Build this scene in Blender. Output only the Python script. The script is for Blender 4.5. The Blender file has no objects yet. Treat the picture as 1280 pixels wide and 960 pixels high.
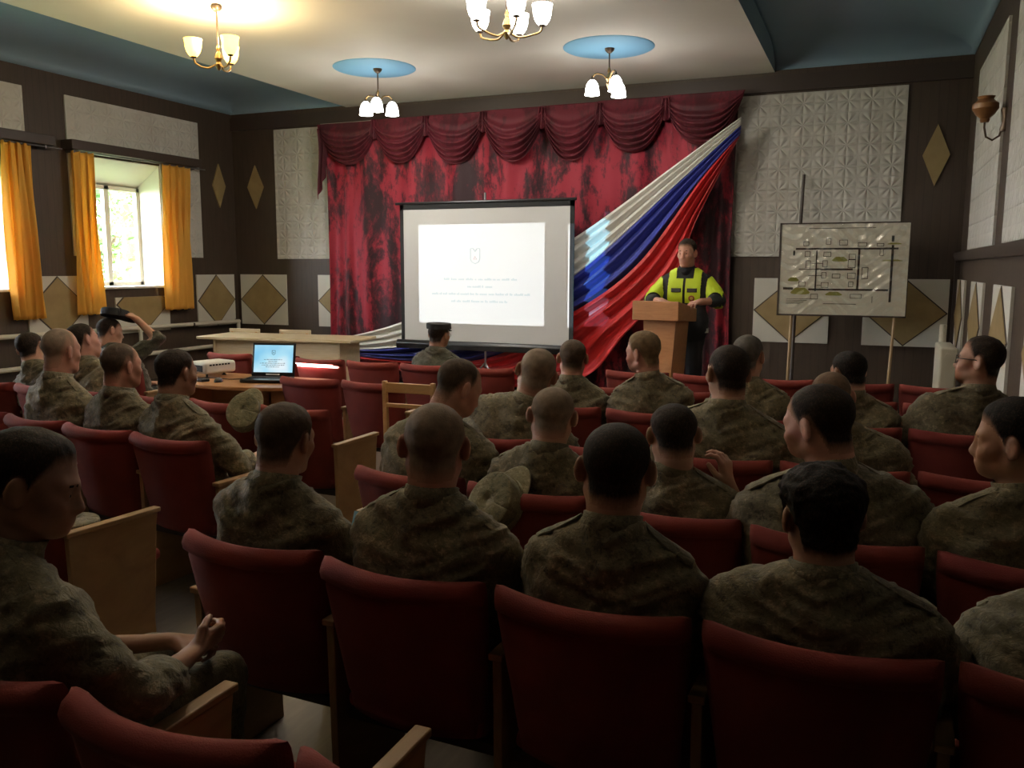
import bpy, bmesh, math, random
import numpy as np
from mathutils import Matrix, Vector
SC = bpy.context.scene
COL = SC.collection
random.seed(7)
R = math.radians

# ------------------------------------------------------------------ camera
CAM_LOC = Vector((0, 0, 1.62))
YAW, PITCH, ROLL, FPX = .3959, .1355, .0027, 1072.0
fw = Vector((-math.sin(YAW)*math.cos(PITCH), math.cos(YAW)*math.cos(PITCH), -math.sin(PITCH)))
rt = Vector((math.cos(YAW), math.sin(YAW), 0)); up = rt.cross(fw)
rt2 = math.cos(ROLL)*rt + math.sin(ROLL)*up; up2 = -math.sin(ROLL)*rt + math.cos(ROLL)*up
cd = bpy.data.cameras.new('camera'); cam = bpy.data.objects.new('camera', cd); COL.objects.link(cam)
m = Matrix((rt2, up2, -fw)).transposed().to_4x4(); m.translation = CAM_LOC
cam.matrix_world = m
cd.sensor_width = 36; cd.lens = FPX*36/1280; cd.clip_start = .02; cd.clip_end = 200
SC.camera = cam

# ------------------------------------------------------------------ light and exposure
SC.view_settings.view_transform = 'Standard'; SC.view_settings.look = 'None'
SC.view_settings.gamma = 1; SC.view_settings.exposure = 0.15
SC.view_settings.use_curve_mapping = False
SC.cycles.use_denoising = True
SC.cycles.max_bounces = 8; SC.cycles.diffuse_bounces = 5; SC.cycles.transparent_max_bounces = 12
SC.cycles.sample_clamp_indirect = 6
W = bpy.data.worlds.new('sky'); SC.world = W; W.use_nodes = True
bg = W.node_tree.nodes['Background']; bg.inputs[0].default_value = (.93, .97, 1, 1); bg.inputs[1].default_value = 33.0
LAMP_WHITE, LAMP_WARM, SHADE_GLOW = 30.0, 25.0, 14.0
PROJECTOR_POWER = 720.0

# ------------------------------------------------------------------ node helpers
def mat(name, col=(.5, .5, .5), rough=.6, **kw):
    M = bpy.data.materials.new(name); M.use_nodes = True
    b = M.node_tree.nodes['Principled BSDF']
    b.inputs['Base Color'].default_value = (*col, 1); b.inputs['Roughness'].default_value = rough
    for k, v in kw.items():
        b.inputs[k.replace('_', ' ')].default_value = v
    return M
class NT:
    def __init__(s, M): s.t = M.node_tree; s.b = s.t.nodes.get('Principled BSDF')
    def n(s, typ, **kw):
        o = s.t.nodes.new('ShaderNode'+typ)
        for k, v in kw.items(): setattr(o, k, v)
        return o
    def l(s, a, b): s.t.links.new(a, b)
    def coord(s, scale=(1, 1, 1), kind='Object'):
        c = s.n('TexCoord'); mp = s.n('Mapping'); mp.inputs['Scale'].default_value = scale
        s.l(c.outputs[kind], mp.inputs[0]); return mp.outputs[0]
    def noise(s, vec, scale=5, detail=3, rough=.5, dist=0):
        o = s.n('TexNoise'); o.inputs['Scale'].default_value = scale; o.inputs['Detail'].default_value = detail
        o.inputs['Roughness'].default_value = rough; o.inputs['Distortion'].default_value = dist
        if vec is not None: s.l(vec, o.inputs['Vector'])
        return o.outputs[0]
    def ramp(s, fac, stops, interp='LINEAR'):
        o = s.n('ValToRGB'); o.color_ramp.interpolation = interp; e = o.color_ramp.elements
        while len(e) < len(stops): e.new(.5)
        for q, (p, c) in zip(e, stops):
            q.position = p; q.color = (*c, 1) if len(c) == 3 else c
        s.l(fac, o.inputs[0]); return o.outputs[0]
    def math(s, op, a, b=None, c=None, clamp=False):
        o = s.n('Math', operation=op); o.use_clamp = clamp
        for i, v in enumerate((a, b, c)):
            if v is None: continue
            if isinstance(v, (int, float)): o.inputs[i].default_value = v
            else: s.l(v, o.inputs[i])
        return o.outputs[0]
    def mix(s, fac, a, b):
        o = s.n('Mix', data_type='RGBA')
        for i, v in ((0, fac), (6, a), (7, b)):
            if isinstance(v, (int, float)): o.inputs[i].default_value = v
            elif isinstance(v, tuple): o.inputs[i].default_value = (*v, 1)
            else: s.l(v, o.inputs[i])
        return o.outputs[2]
    def bump(s, h, strength=.3, dist=.01):
        o = s.n('Bump'); o.inputs['Strength'].default_value = strength; o.inputs['Distance'].default_value = dist
        s.l(h, o.inputs['Height']); s.l(o.outputs[0], s.b.inputs['Normal']); return o
    def col(s, c): s.l(c, s.b.inputs['Base Color'])

# ------------------------------------------------------------------ mesh helpers
def link_mesh(name, V, F, M=None, parent=None, smooth=True, angle=None, mats=None, midx=None):
    """V (n,3) array, F list of tuples or (m,k) int array -> one mesh object"""
    me = bpy.data.meshes.new(name)
    V = np.asarray(V, np.float32)
    if isinstance(F, np.ndarray):
        k = F.shape[1]; me.vertices.add(len(V)); me.vertices.foreach_set('co', V.ravel())
        me.loops.add(F.size); me.loops.foreach_set('vertex_index', F.ravel().astype(np.int32))
        me.polygons.add(len(F)); me.polygons.foreach_set('loop_start', np.arange(0, F.size, k, dtype=np.int32))
        me.update(calc_edges=True); me.validate()
    else:
        me.from_pydata(V.tolist(), [], F)
    if smooth:
        me.polygons.foreach_set('use_smooth', np.ones(len(me.polygons), bool))
        if angle: me.set_sharp_from_angle(angle=R(angle))
    for x in (mats or ([M] if M else [])): me.materials.append(x)
    if midx is not None: me.polygons.foreach_set('material_index', np.asarray(midx, np.int32))
    me.update()
    o = bpy.data.objects.new(name, me); COL.objects.link(o)
    if parent: o.parent = parent
    return o
class MB:
    def __init__(s): s.v = []; s.f = []; s.mi = []; s.cur = 0
    def add(s, v, f):
        b = len(s.v); s.v += [tuple(x) for x in v]; s.f += [tuple(i+b for i in q) for q in f]; s.mi += [s.cur]*len(f); return s
    def box(s, lo, hi, T=None):
        (a, b, c), (d, e, f) = lo, hi
        v = [(a, b, c), (d, b, c), (d, e, c), (a, e, c), (a, b, f), (d, b, f), (d, e, f), (a, e, f)]
        if T: v = [T @ Vector(x) for x in v]
        return s.add(v, [(3, 2, 1, 0), (4, 5, 6, 7), (0, 1, 5, 4), (1, 2, 6, 5), (2, 3, 7, 6), (3, 0, 4, 7)])
    def prism(s, poly, ax, a, b, T=None):
        """poly in the two other axes extruded along axis ax from a to b"""
        def P(p, h):
            q = [0, 0, 0]; o = [i for i in range(3) if i != ax]
            q[o[0]], q[o[1]] = p; q[ax] = h; return Vector(q)
        n = len(poly); v = [P(p, a) for p in poly]+[P(p, b) for p in poly]
        if T: v = [T @ x for x in v]
        f = [tuple(range(n))[::-1], tuple(range(n, 2*n))]+[(i, (i+1) % n, n+(i+1) % n, n+i) for i in range(n)]
        s.add(v, f); s.dirty = True; return s
    def tube(s, pts, r, n=8, caps=True):
        pts = [Vector(p) for p in pts]; rs = r if isinstance(r, (list, tuple)) else [r]*len(pts)
        v = []; f = []; ref = None
        for i, p in enumerate(pts):
            d = (pts[min(i+1, len(pts)-1)]-pts[max(i-1, 0)]).normalized()
            if ref is None: ref = Vector((0, 0, 1)) if abs(d.z) < .9 else Vector((1, 0, 0))
            a = d.cross(ref).normalized(); b = d.cross(a); ref = a.cross(d) if a.cross(d).length else ref
            for k in range(n):
                t = 2*math.pi*k/n; v.append(p+(a*math.cos(t)+b*math.sin(t))*rs[i])
        for i in range(len(pts)-1):
            for k in range(n):
                f.append((i*n+k, i*n+(k+1) % n, (i+1)*n+(k+1) % n, (i+1)*n+k))
        if caps: f += [tuple(range(n))[::-1], tuple(range((len(pts)-1)*n, len(pts)*n))]
        s.add(v, f); s.dirty = True; return s
    def lathe(s, prof, n=24, T=None, c=(0, 0, 0)):
        v = []; f = []
        for r, z in prof:
            for k in range(n):
                t = 2*math.pi*k/n; p = Vector((c[0]+r*math.cos(t), c[1]+r*math.sin(t), c[2]+z)); v.append(T @ p if T else p)
        for i in range(len(prof)-1):
            for k in range(n): f.append((i*n+k, i*n+(k+1) % n, (i+1)*n+(k+1) % n, (i+1)*n+k))
        if prof[0][0] > 1e-4: f.append(tuple(range(n))[::-1])
        if prof[-1][0] > 1e-4: f.append(tuple(range((len(prof)-1)*n, len(prof)*n)))
        return s.add(v, f)
    def grid(s, fn, nu, nv, closed=False):
        v = [fn(i/nu, j/nv) for j in range(nv+1) for i in range(nu+1)]
        f = [(j*(nu+1)+i, j*(nu+1)+i+1, (j+1)*(nu+1)+i+1, (j+1)*(nu+1)+i) for j in range(nv) for i in range(nu)]
        return s.add(v, f)
    def build(s, name, M, parent=None, smooth=True, angle=35, bevel=0, seg=2, solid=0, mats=None):
        o = link_mesh(name, np.array([tuple(x) for x in s.v]), s.f, M, parent, smooth, angle, mats, s.mi if mats else None)
        if getattr(s, 'dirty', False):
            bm = bmesh.new(); bm.from_mesh(o.data); bmesh.ops.recalc_face_normals(bm, faces=bm.faces); bm.to_mesh(o.data); bm.free()
        if solid:
            k = o.modifiers.new('s', 'SOLIDIFY'); k.thickness = solid; k.offset = 0
        if bevel:
            k = o.modifiers.new('b', 'BEVEL'); k.width = bevel; k.segments = seg; k.limit_method = 'ANGLE'; k.angle_limit = R(40)
        return o
def tag(o, label=None, cat=None, group=None, kind=None):
    if label: o['label'] = label
    if cat: o['category'] = cat
    if group: o['group'] = group
    if kind: o['kind'] = kind
    return o
def thing(name, label, cat, loc=(0, 0, 0), rz=0, group=None):
    o = bpy.data.objects.new(name, None); COL.objects.link(o); o.location = loc; o.rotation_euler = (0, 0, rz)
    return tag(o, label, cat, group)
def struct(o, label=None): return tag(o, label, kind='structure')
def copy_tree(o, parent=None):
    c = o.copy(); COL.objects.link(c)
    if parent: c.parent = parent
    for ch in o.children: copy_tree(ch, c)
    return c
def vnoise(P, scale, seed=0):
    """value noise, P (n,3) -> (n,) in -1..1"""
    Q = P*scale+seed*17.13; i = np.floor(Q).astype(np.int64); f = Q-i; f = f*f*(3-2*f); out = 0
    for dx in (0, 1):
        for dy in (0, 1):
            for dz in (0, 1):
                h = ((i[:, 0]+dx)*73856093) ^ ((i[:, 1]+dy)*19349663) ^ ((i[:, 2]+dz)*83492791) ^ (seed*2654435)
                h = (h ^ (h >> 13))*1274126177 & 0x7fffffff
                w = (f[:, 0] if dx else 1-f[:, 0])*(f[:, 1] if dy else 1-f[:, 1])*(f[:, 2] if dz else 1-f[:, 2])
                out = out+w*((h % 65536)/32768-1)
    return out

# ------------------------------------------------------------------ materials
def boards(name, c1, c2, ax=0, pitch=.09, groove=.5):
    M = mat(name, c1, .55); t = NT(M); v = t.coord()
    sp = t.n('SeparateXYZ'); t.l(v, sp.inputs[0])
    fr = t.math('FRACT', t.math('MULTIPLY', sp.outputs[ax], 1/pitch))
    g = t.math('LESS_THAN', fr, .07)
    nv = t.coord((6, 6, .7) if ax != 2 else (.7, 6, 6)); nn = t.noise(nv, 4, 4)
    c = t.ramp(nn, [(.3, c1), (.7, c2)])
    t.col(t.mix(t.math('MULTIPLY', g, groove), c, (c1[0]*.45, c1[1]*.45, c1[2]*.45)))
    t.bump(t.math('SUBTRACT', 1, g), .4, .006); return M
M_DARK = boards('dark_board', (.050, .033, .022), (.064, .043, .029), 0)
M_DARKY = boards('dark_board_side', (.050, .033, .022), (.064, .043, .029), 1)
M_TRIMW = mat('dark_wood', (.045, .030, .023), .5)
def embossed(name, axes):
    """white foam tiles with a pressed leaf star, 0.24 m square"""
    M = mat(name, (.52, .49, .42), .7); t = NT(M); v = t.coord(); sp = t.n('SeparateXYZ'); t.l(v, sp.inputs[0])
    u = t.math('SUBTRACT', t.math('FRACT', t.math('MULTIPLY', sp.outputs[axes[0]], 4.2)), .5)
    w = t.math('SUBTRACT', t.math('FRACT', t.math('MULTIPLY', sp.outputs[axes[1]], 4.2)), .5)
    ang = t.math('ARCTAN2', w, u); rr = t.math('SQRT', t.math('ADD', t.math('MULTIPLY', u, u), t.math('MULTIPLY', w, w)))
    pet = t.math('ABSOLUTE', t.math('SINE', t.math('MULTIPLY', ang, 4)))
    ins = t.math('MULTIPLY', pet, t.math('SINE', t.math('MULTIPLY', rr, 5.6), None, None, True))
    e = t.math('MAXIMUM', t.math('ABSOLUTE', u), t.math('ABSOLUTE', w)); edge = t.math('GREATER_THAN', e, .475)
    h = t.math('SUBTRACT', ins, t.math('MULTIPLY', edge, .8))
    t.bump(h, .9, .012); n = t.noise(v, 1.5, 3); t.col(t.ramp(n, [(.3, (.50, .48, .43)), (.7, (.58, .56, .51))])); return M
M_EMB_B = embossed('embossed_tile', (0, 2)); M_EMB_S = embossed('embossed_tile_side', (1, 2))
M_WPANEL = mat('white_panel', (.62, .60, .53), .6)
def tan_mat():
    M = mat('tan_panel', (.30, .215, .09), .6); t = NT(M); n = t.noise(t.coord((2, 2, 2)), 3, 4)
    t.col(t.ramp(n, [(.3, (.27, .19, .08)), (.7, (.34, .245, .11))])); return M
M_TAN = tan_mat()
def ceil_mat(name, c):
    M = mat(name, c, .8); t = NT(M); n = t.noise(t.coord(), 1.2, 4); k = .93
    t.col(t.ramp(n, [(.3, tuple(x*k for x in c)), (.7, c)])); return M
M_CEIL = ceil_mat('cream_plaster', (.77, .73, .67)); M_BLUE = ceil_mat('blue_plaster', (.23, .34, .43))
M_DISC = mat('disc_blue', (.23, .50, .74), .7)
def wood(name, c1, c2, sc=(1, 12, 12), rough=.45):
    M = mat(name, c1, rough); t = NT(M); n = t.noise(t.coord(sc), 2.5, 5, .6, 1.2)
    t.col(t.ramp(n, [(.3, c1), (.7, c2)])); t.bump(n, .08, .003); return M
M_FLOOR = wood('floor_boards', (.11, .085, .06), (.16, .125, .09), (8, .6, 1), .5)
M_ARM = wood('armrest_wood', (.28, .155, .07), (.38, .225, .105), (12, 1.5, 3))
M_TABLE = wood('table_wood', (.36, .16, .06), (.45, .22, .09), (2, 14, 14), .35)
M_LECT = wood('lectern_wood', (.40, .175, .07), (.50, .24, .10), (2, 12, 12), .4)
M_PALEW = wood('pale_wood', (.52, .40, .24), (.62, .49, .31), (1.5, 14, 14), .4)
M_CHAIRW = wood('chair_wood', (.50, .27, .10), (.60, .35, .15), (3, 3, 9), .4)
def red_fabric():
    M = mat('red_fabric', (.25, .022, .014), .9, Sheen_Weight=.18, Sheen_Roughness=.5); t = NT(M)
    M.node_tree.nodes['Principled BSDF'].inputs['Sheen Tint'].default_value = (.9, .3, .25, 1)
    v = t.coord(); n = t.noise(v, 260, 2); n2 = t.noise(v, 7, 4)
    oi = t.n('ObjectInfo'); c = t.ramp(n2, [(.3, (.155, .018, .011)), (.7, (.22, .029, .017))])
    t.col(t.mix(t.math('MULTIPLY', oi.outputs['Random'], .35), c, (.16, .014, .018))); t.bump(n, .35, .003); return M
M_RED = red_fabric()
def velvet(name, lo, mid, hi):
    M = mat(name, mid, .7, Sheen_Weight=.22, Sheen_Roughness=.35); t = NT(M)
    t.b.inputs['Sheen Tint'].default_value = (1, .25, .3, 1)
    v = t.coord((1, 1, .35)); n = t.noise(v, 2.5, 7, .72, .4); n2 = t.noise(t.coord((1, 1, .6)), 12, 4, .7)
    s = t.math('ADD', t.math('MULTIPLY', n, .75), t.math('MULTIPLY', n2, .25))
    t.col(t.ramp(s, [(.435, lo), (.485, mid), (.53, hi)])); t.bump(n2, .15, .01); return M
M_VELVET = velvet('crushed_velvet', (.022, .0015, .006), (.105, .004, .015), (.31, .012, .032))
M_VELSW = velvet('swag_velvet', (.055, .004, .010), (.082, .006, .014), (.125, .010, .022))
def cloth(name, c, rough=.55, sheen=.2):
    M = mat(name, c, rough, Sheen_Weight=sheen); return M
M_FW = cloth('flag_white', (.74, .72, .67), .4); M_FB = cloth('flag_blue', (.030, .042, .30), .38); M_FR = cloth('flag_red', (.52, .014, .016), .45)
def curtain_mat():
    M = bpy.data.materials.new('yellow_curtain'); M.use_nodes = True; t = NT(M); nt = M.node_tree
    d = t.n('BsdfDiffuse'); tr = t.n('BsdfTranslucent'); mx = t.n('MixShader'); mx.inputs[0].default_value = .42
    d.inputs[0].default_value = (.86, .52, .12, 1); tr.inputs[0].default_value = (.95, .62, .14, 1)
    t.l(d.outputs[0], mx.inputs[1]); t.l(tr.outputs[0], mx.inputs[2]); t.l(mx.outputs[0], nt.nodes['Material Output'].inputs[0]); return M
M_YEL = curtain_mat()
M_WHITE = mat('white_paint', (.78, .76, .70), .5); M_OFFW = mat('cream_paint', (.62, .58, .48), .5)
M_BLACK = mat('black_plastic', (.012, .012, .013), .35); M_GREY = mat('grey_metal', (.25, .25, .26), .35, Metallic=.8)
M_BRASS = mat('aged_brass', (.30, .19, .08), .35, Metallic=.9); M_BRONZE = mat('dark_bronze', (.10, .07, .05), .4, Metallic=.7)
M_BLK2 = mat('matt_black', (.010, .010, .011), .8)
def glass_mat(name, tint=(1, 1, 1), refl=.08, rough=.02):
    M = bpy.data.materials.new(name); M.use_nodes = True; t = NT(M); nt = M.node_tree
    a = t.n('BsdfTransparent'); a.inputs[0].default_value = (*tint, 1); g = t.n('BsdfGlossy'); g.inputs['Roughness'].default_value = rough
    mx = t.n('MixShader'); mx.inputs[0].default_value = refl
    t.l(a.outputs[0], mx.inputs[1]); t.l(g.outputs[0], mx.inputs[2]); t.l(mx.outputs[0], nt.nodes['Material Output'].inputs[0]); return M
M_GLASS = glass_mat('window_glass')
def emit(name, c, s):
    M = mat(name, (.8, .8, .8), .4); b = M.node_tree.nodes['Principled BSDF']
    b.inputs['Emission Color'].default_value = (*c, 1); b.inputs['Emission Strength'].default_value = s; return M
M_SHADEDIM = emit('dim_white_shade', (1, .86, .62), SHADE_GLOW*.25); M_SHADEW = emit('lit_white_shade', (1, .97, .90), SHADE_GLOW); M_SHADEY = emit('lit_yellow_shade', (1, .60, .10), SHADE_GLOW*.30)
def camo(name, a, b, c):
    M = mat(name, a, .85, Sheen_Weight=.15); t = NT(M); v = t.coord()
    sn = t.n('VectorMath', operation='SNAP'); sn.inputs[1].default_value = (.0045,)*3; t.l(v, sn.inputs[0])
    oi = t.n('ObjectInfo'); ad = t.n('VectorMath', operation='ADD'); t.l(sn.outputs[0], ad.inputs[0])
    mu = t.math('MULTIPLY', oi.outputs['Random'], 13.0); t.l(mu, ad.inputs[1])
    n = t.noise(ad.outputs[0], 42, 5, .75); n2 = t.noise(ad.outputs[0], 9, 3, .6)
    s = t.math('ADD', t.math('MULTIPLY', n, .72), t.math('MULTIPLY', n2, .28))
    cc = t.ramp(s, [(.40, c), (.46, a), (.53, a), (.60, b)])
    hs = t.n('HueSaturation'); t.l(cc, hs.inputs['Color']); t.l(t.math('ADD', t.math('MULTIPLY', oi.outputs['Random'], .35), .82), hs.inputs['Value'])
    t.col(hs.outputs[0]); t.bump(t.noise(v, 26, 5, .65, .6), .55, .02); return M
M_CAMO = camo('camouflage_cloth', (.155, .128, .072), (.27, .210, .122), (.080, .069, .043))
M_CAMOD = camo('dark_green_cloth', (.060, .058, .034), (.085, .080, .048), (.040, .040, .026))
M_CAMOL = camo('light_camouflage_cloth', (.22, .19, .10), (.36, .30, .18), (.13, .12, .065))
def skin(name, c):
    M = mat(name, c, .5, Subsurface_Weight=.12, Subsurface_Scale=.01); t = NT(M)
    M.node_tree.nodes['Principled BSDF'].inputs['Subsurface Radius'].default_value = (1, .35, .2)
    n = t.noise(t.coord(), 25, 4); t.col(t.ramp(n, [(.3, tuple(x*.9 for x in c)), (.7, tuple(min(1, x*1.08) for x in c))])); return M
M_SKIN = skin('skin_light', (.46, .245, .165)); M_SKIN2 = skin('skin_tanned', (.36, .18, .115)); M_SKIN3 = skin('skin_pink', (.50, .24, .17))
def hair_mat(name, c, sk=(.42, .22, .15)):
    """hair colour thins out to skin where the cut fades (mesh attribute 'fade')"""
    M = mat(name, c, .75, Specular_IOR_Level=.15); t = NT(M); at = t.n('Attribute'); at.attribute_name = 'fade'
    n = t.noise(t.coord((1, 1, .5)), 190, 3, .7); n2 = t.noise(t.coord(), 30, 3)
    hc = t.ramp(n2, [(.3, tuple(x*.75 for x in c)), (.7, tuple(x*1.25 for x in c))])
    k = t.math('ADD', at.outputs['Fac'], t.math('MULTIPLY', t.math('SUBTRACT', n, .5), .5), None, True)
    t.col(t.mix(k, sk, hc)); t.bump(n, .5, .004); return M
HAIR = {k: hair_mat('hair_'+k, c) for k, c in dict(black=(.010, .008, .007), dark=(.022, .015, .011), brown=(.075, .052, .036), fair=(.15, .098, .052),
        ginger=(.14, .085, .055), grey=(.09, .08, .07), shaved=(.22, .16, .115)).items()}
M_EYE = mat('eye', (.55, .52, .48), .15); M_IRIS = mat('iris', (.03, .02, .015), .1); M_BOOT = mat('boot_leather', (.012, .011, .010), .4)

# ------------------------------------------------------------------ figures: distance fields meshed to one continuous surface
def axis(lo, hi, c, f, fine):
    a = [lo]
    while a[-1] < hi:
        x = a[-1]; h = f if any(p <= x < q for p, q in fine) else c; a.append(x+h)
    return np.array(a, np.float32)
class Field:
    def __init__(s, xs, ys, zs):
        s.a = (xs, ys, zs); s.F = np.full((len(xs), len(ys), len(zs)), .5, np.float32)
    def _sl(s, lo, hi):
        o = []
        for ax, l, h in zip(s.a, lo, hi):
            i = max(0, int(np.searchsorted(ax, l))-1); j = min(len(ax), int(np.searchsorted(ax, h))+1); o.append(slice(i, max(j, i)))
        return tuple(o)
    def op(s, fn, lo, hi, k=.02, sub=False):
        m = max(k*1.5, .03); sl = s._sl([x-m for x in lo], [x+m for x in hi])
        X = s.a[0][sl[0]][:, None, None]; Y = s.a[1][sl[1]][None, :, None]; Z = s.a[2][sl[2]][None, None, :]
        if not (X.size and Y.size and Z.size): return s
        d = fn(X, Y, Z); G = s.F[sl]
        if sub:
            h = np.clip(.5-.5*(G+d)/k, 0, 1); s.F[sl] = G*(1-h)-d*h+k*h*(1-h)
        else:
            h = np.clip(.5+.5*(d-G)/k, 0, 1); s.F[sl] = d*(1-h)+G*h-k*h*(1-h)
        return s
    def cone(s, a, b, ra, rb=None, k=.02, sub=False, fl=(1, 1, 1)):
        rb = ra if rb is None else rb; a = np.array(a, float); b = np.array(b, float); r = max(ra, rb)
        f = np.array(fl, float); A = a/f; B = b/f; e = B-A; L = max((e*e).sum(), 1e-9)
        def fn(X, Y, Z):
            px, py, pz = X/f[0]-A[0], Y/f[1]-A[1], Z/f[2]-A[2]
            t = np.clip((px*e[0]+py*e[1]+pz*e[2])/L, 0, 1)
            return np.sqrt((px-t*e[0])**2+(py-t*e[1])**2+(pz-t*e[2])**2)-(ra+(rb-ra)*t)
        return s.op(fn, np.minimum(a, b)-r*f, np.maximum(a, b)+r*f, k, sub)
    def ell(s, c, r, k=.02, sub=False, M=None):
        c = np.array(c, float); r = np.array(r, float); q = max(r)
        def fn(X, Y, Z):
            p = [X-c[0], Y-c[1], Z-c[2]]
            if M is not None: p = [M[0][i]*p[0]+M[1][i]*p[1]+M[2][i]*p[2] for i in range(3)]
            k0 = np.sqrt((p[0]/r[0])**2+(p[1]/r[1])**2+(p[2]/r[2])**2); k1 = np.sqrt((p[0]/r[0]**2)**2+(p[1]/r[1]**2)**2+(p[2]/r[2]**2)**2)
            return k0*(k0-1)/np.maximum(k1, 1e-6)
        return s.op(fn, c-q, c+q, k, sub)
    def at(s, P):
        """trilinear sample"""
        I = []; T = []
        for ax, p in zip(s.a, P.T):
            i = np.clip(np.searchsorted(ax, p)-1, 0, len(ax)-2); I.append(i); T.append(np.clip((p-ax[i])/(ax[i+1]-ax[i]), 0, 1))
        o = 0
        for a in (0, 1):
            for b in (0, 1):
                for c in (0, 1):
                    w = (T[0] if a else 1-T[0])*(T[1] if b else 1-T[1])*(T[2] if c else 1-T[2]); o = o+w*s.F[I[0]+a, I[1]+b, I[2]+c]
        return o
    def mesh(s):
        F = s.F; S = F < 0; n = F.shape
        cnt = np.zeros([x-1 for x in n], np.int8)
        offs = [(a, b, c) for a in (0, 1) for b in (0, 1) for c in (0, 1)]
        for a, b, c in offs: cnt += S[a:n[0]-1+a, b:n[1]-1+b, c:n[2]-1+c]
        act = (cnt > 0) & (cnt < 8); ii = np.argwhere(act); idx = np.full(cnt.shape, -1, np.int64); idx[act] = np.arange(len(ii))
        C = {o: F[ii[:, 0]+o[0], ii[:, 1]+o[1], ii[:, 2]+o[2]] for o in offs}
        acc = np.zeros((len(ii), 3)); num = np.zeros(len(ii))
        for o in offs:
            for ax in range(3):
                if o[ax]: continue
                q = list(o); q[ax] = 1; f0, f1 = C[o], C[tuple(q)]; x = (f0 < 0) != (f1 < 0)
                t = np.where(x, f0/np.where(x, f0-f1, 1), 0)
                p = np.array(o, float)[None, :].repeat(len(ii), 0); p[:, ax] = t
                acc += p*x[:, None]; num += x
        pos = ii+acc/num[:, None]; V = np.stack([np.interp(pos[:, i], np.arange(n[i]), s.a[i]) for i in range(3)], 1)
        Fs = []
        for ax in range(3):
            o = [i for i in range(3) if i != ax]
            A = S; sl0 = [slice(None)]*3; sl1 = [slice(None)]*3; sl0[ax] = slice(0, -1); sl1[ax] = slice(1, None)
            e = A[tuple(sl0)] != A[tuple(sl1)]; p = np.argwhere(e)
            p = p[(p[:, o[0]] > 0) & (p[:, o[1]] > 0) & (p[:, o[0]] < n[o[0]]-1) & (p[:, o[1]] < n[o[1]]-1)]
            def cell(d0, d1):
                q = p.copy(); q[:, o[0]] -= d0; q[:, o[1]] -= d1; return idx[q[:, 0], q[:, 1], q[:, 2]]
            Q = np.stack([cell(1, 1), cell(0, 1), cell(0, 0), cell(1, 0)], 1)
            ins = S[p[:, 0], p[:, 1], p[:, 2]]; flip = ins if ax == 1 else ~ins
            Q[flip] = Q[flip][:, ::-1]; Fs.append(Q)
        Fa = np.concatenate(Fs); return V, Fa[(Fa >= 0).all(1)]
def smoothstep(a, b, x):
    t = np.clip((x-a)/(b-a), 0, 1); return t*t*(3-2*t)
def rot(V, pivot, axis_, ang):
    """rotate rows of V about a pivot by per-row angles"""
    P = V-pivot; c, s = np.cos(ang), np.sin(ang); i, j = [(1, 2), (2, 0), (0, 1)][axis_]
    Q = P.copy(); Q[:, i] = P[:, i]*c-P[:, j]*s; Q[:, j] = P[:, i]*s+P[:, j]*c; return Q+pivot

HC = np.array((0, -.088, 1.133))        # head centre of a seated figure, head top at 1.25
def head_prims(f, H, M, jaw=1.0, ears=True, faceonly=False):
    """head in head space (face +y) placed by matrix M (3x3) at H"""
    def P(x, y, z): return H+M @ np.array((x, y, z))
    f.ell(P(0, -.012, .035), (.0755, .096, .083), .02, M=M)
    f.ell(P(0, .026, -.028), (.060*jaw, .062, .086), .035, M=M)
    f.ell(P(0, .070, -.095), (.024*jaw, .02, .020), .03, M=M)
    for s in (-1, 1):
        f.cone(P(s*.052*jaw, .0, -.055), P(s*.02, .064, -.096), .02, .017, .03)
        f.cone(P(s*.05, .052, -.018), P(s*.040, .068, -.03), .018, .014, .03)
        f.cone(P(s*.044, .066, .024), P(s*.012, .080, .018), .012, .011, .02)
        f.ell(P(s*.031, .097, .002), (.015, .011, .011), .018, True, M=M)
        f.ell(P(s*.031, .074, .001), (.0145, .013, .0105), .006, M=M)
        f.ell(P(s*.0115, .094, -.035), (.0075, .010, .007), .008, M=M)
    f.cone(P(0, .080, .016), P(0, .1035, -.029), .0098, .0122, .014)
    f.ell(P(0, .085, -.058), (.021, .012, .0062), .006, M=M); f.ell(P(0, .082, -.0695), (.019, .012, .0075), .006, M=M)
    f.ell(P(0, .066, -.060), (.033, .024, .034), .03, M=M)
    f.cone(P(0, -.022, -.05), P(0, -.03, -.10), .054, .054, .03)
    if ears:
        for s in (-1, 1):
            a = s*R(24); E_ = M @ np.array(((math.cos(a), -math.sin(a), 0), (math.sin(a), math.cos(a), 0), (0, 0, 1)))
            f.ell(P(s*.081, -.008, -.003), (.0095, .021, .032), .007, M=E_)
            f.ell(P(s*.0915, .000, .0), (.0085, .011, .018), .006, True, M=E_)
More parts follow.
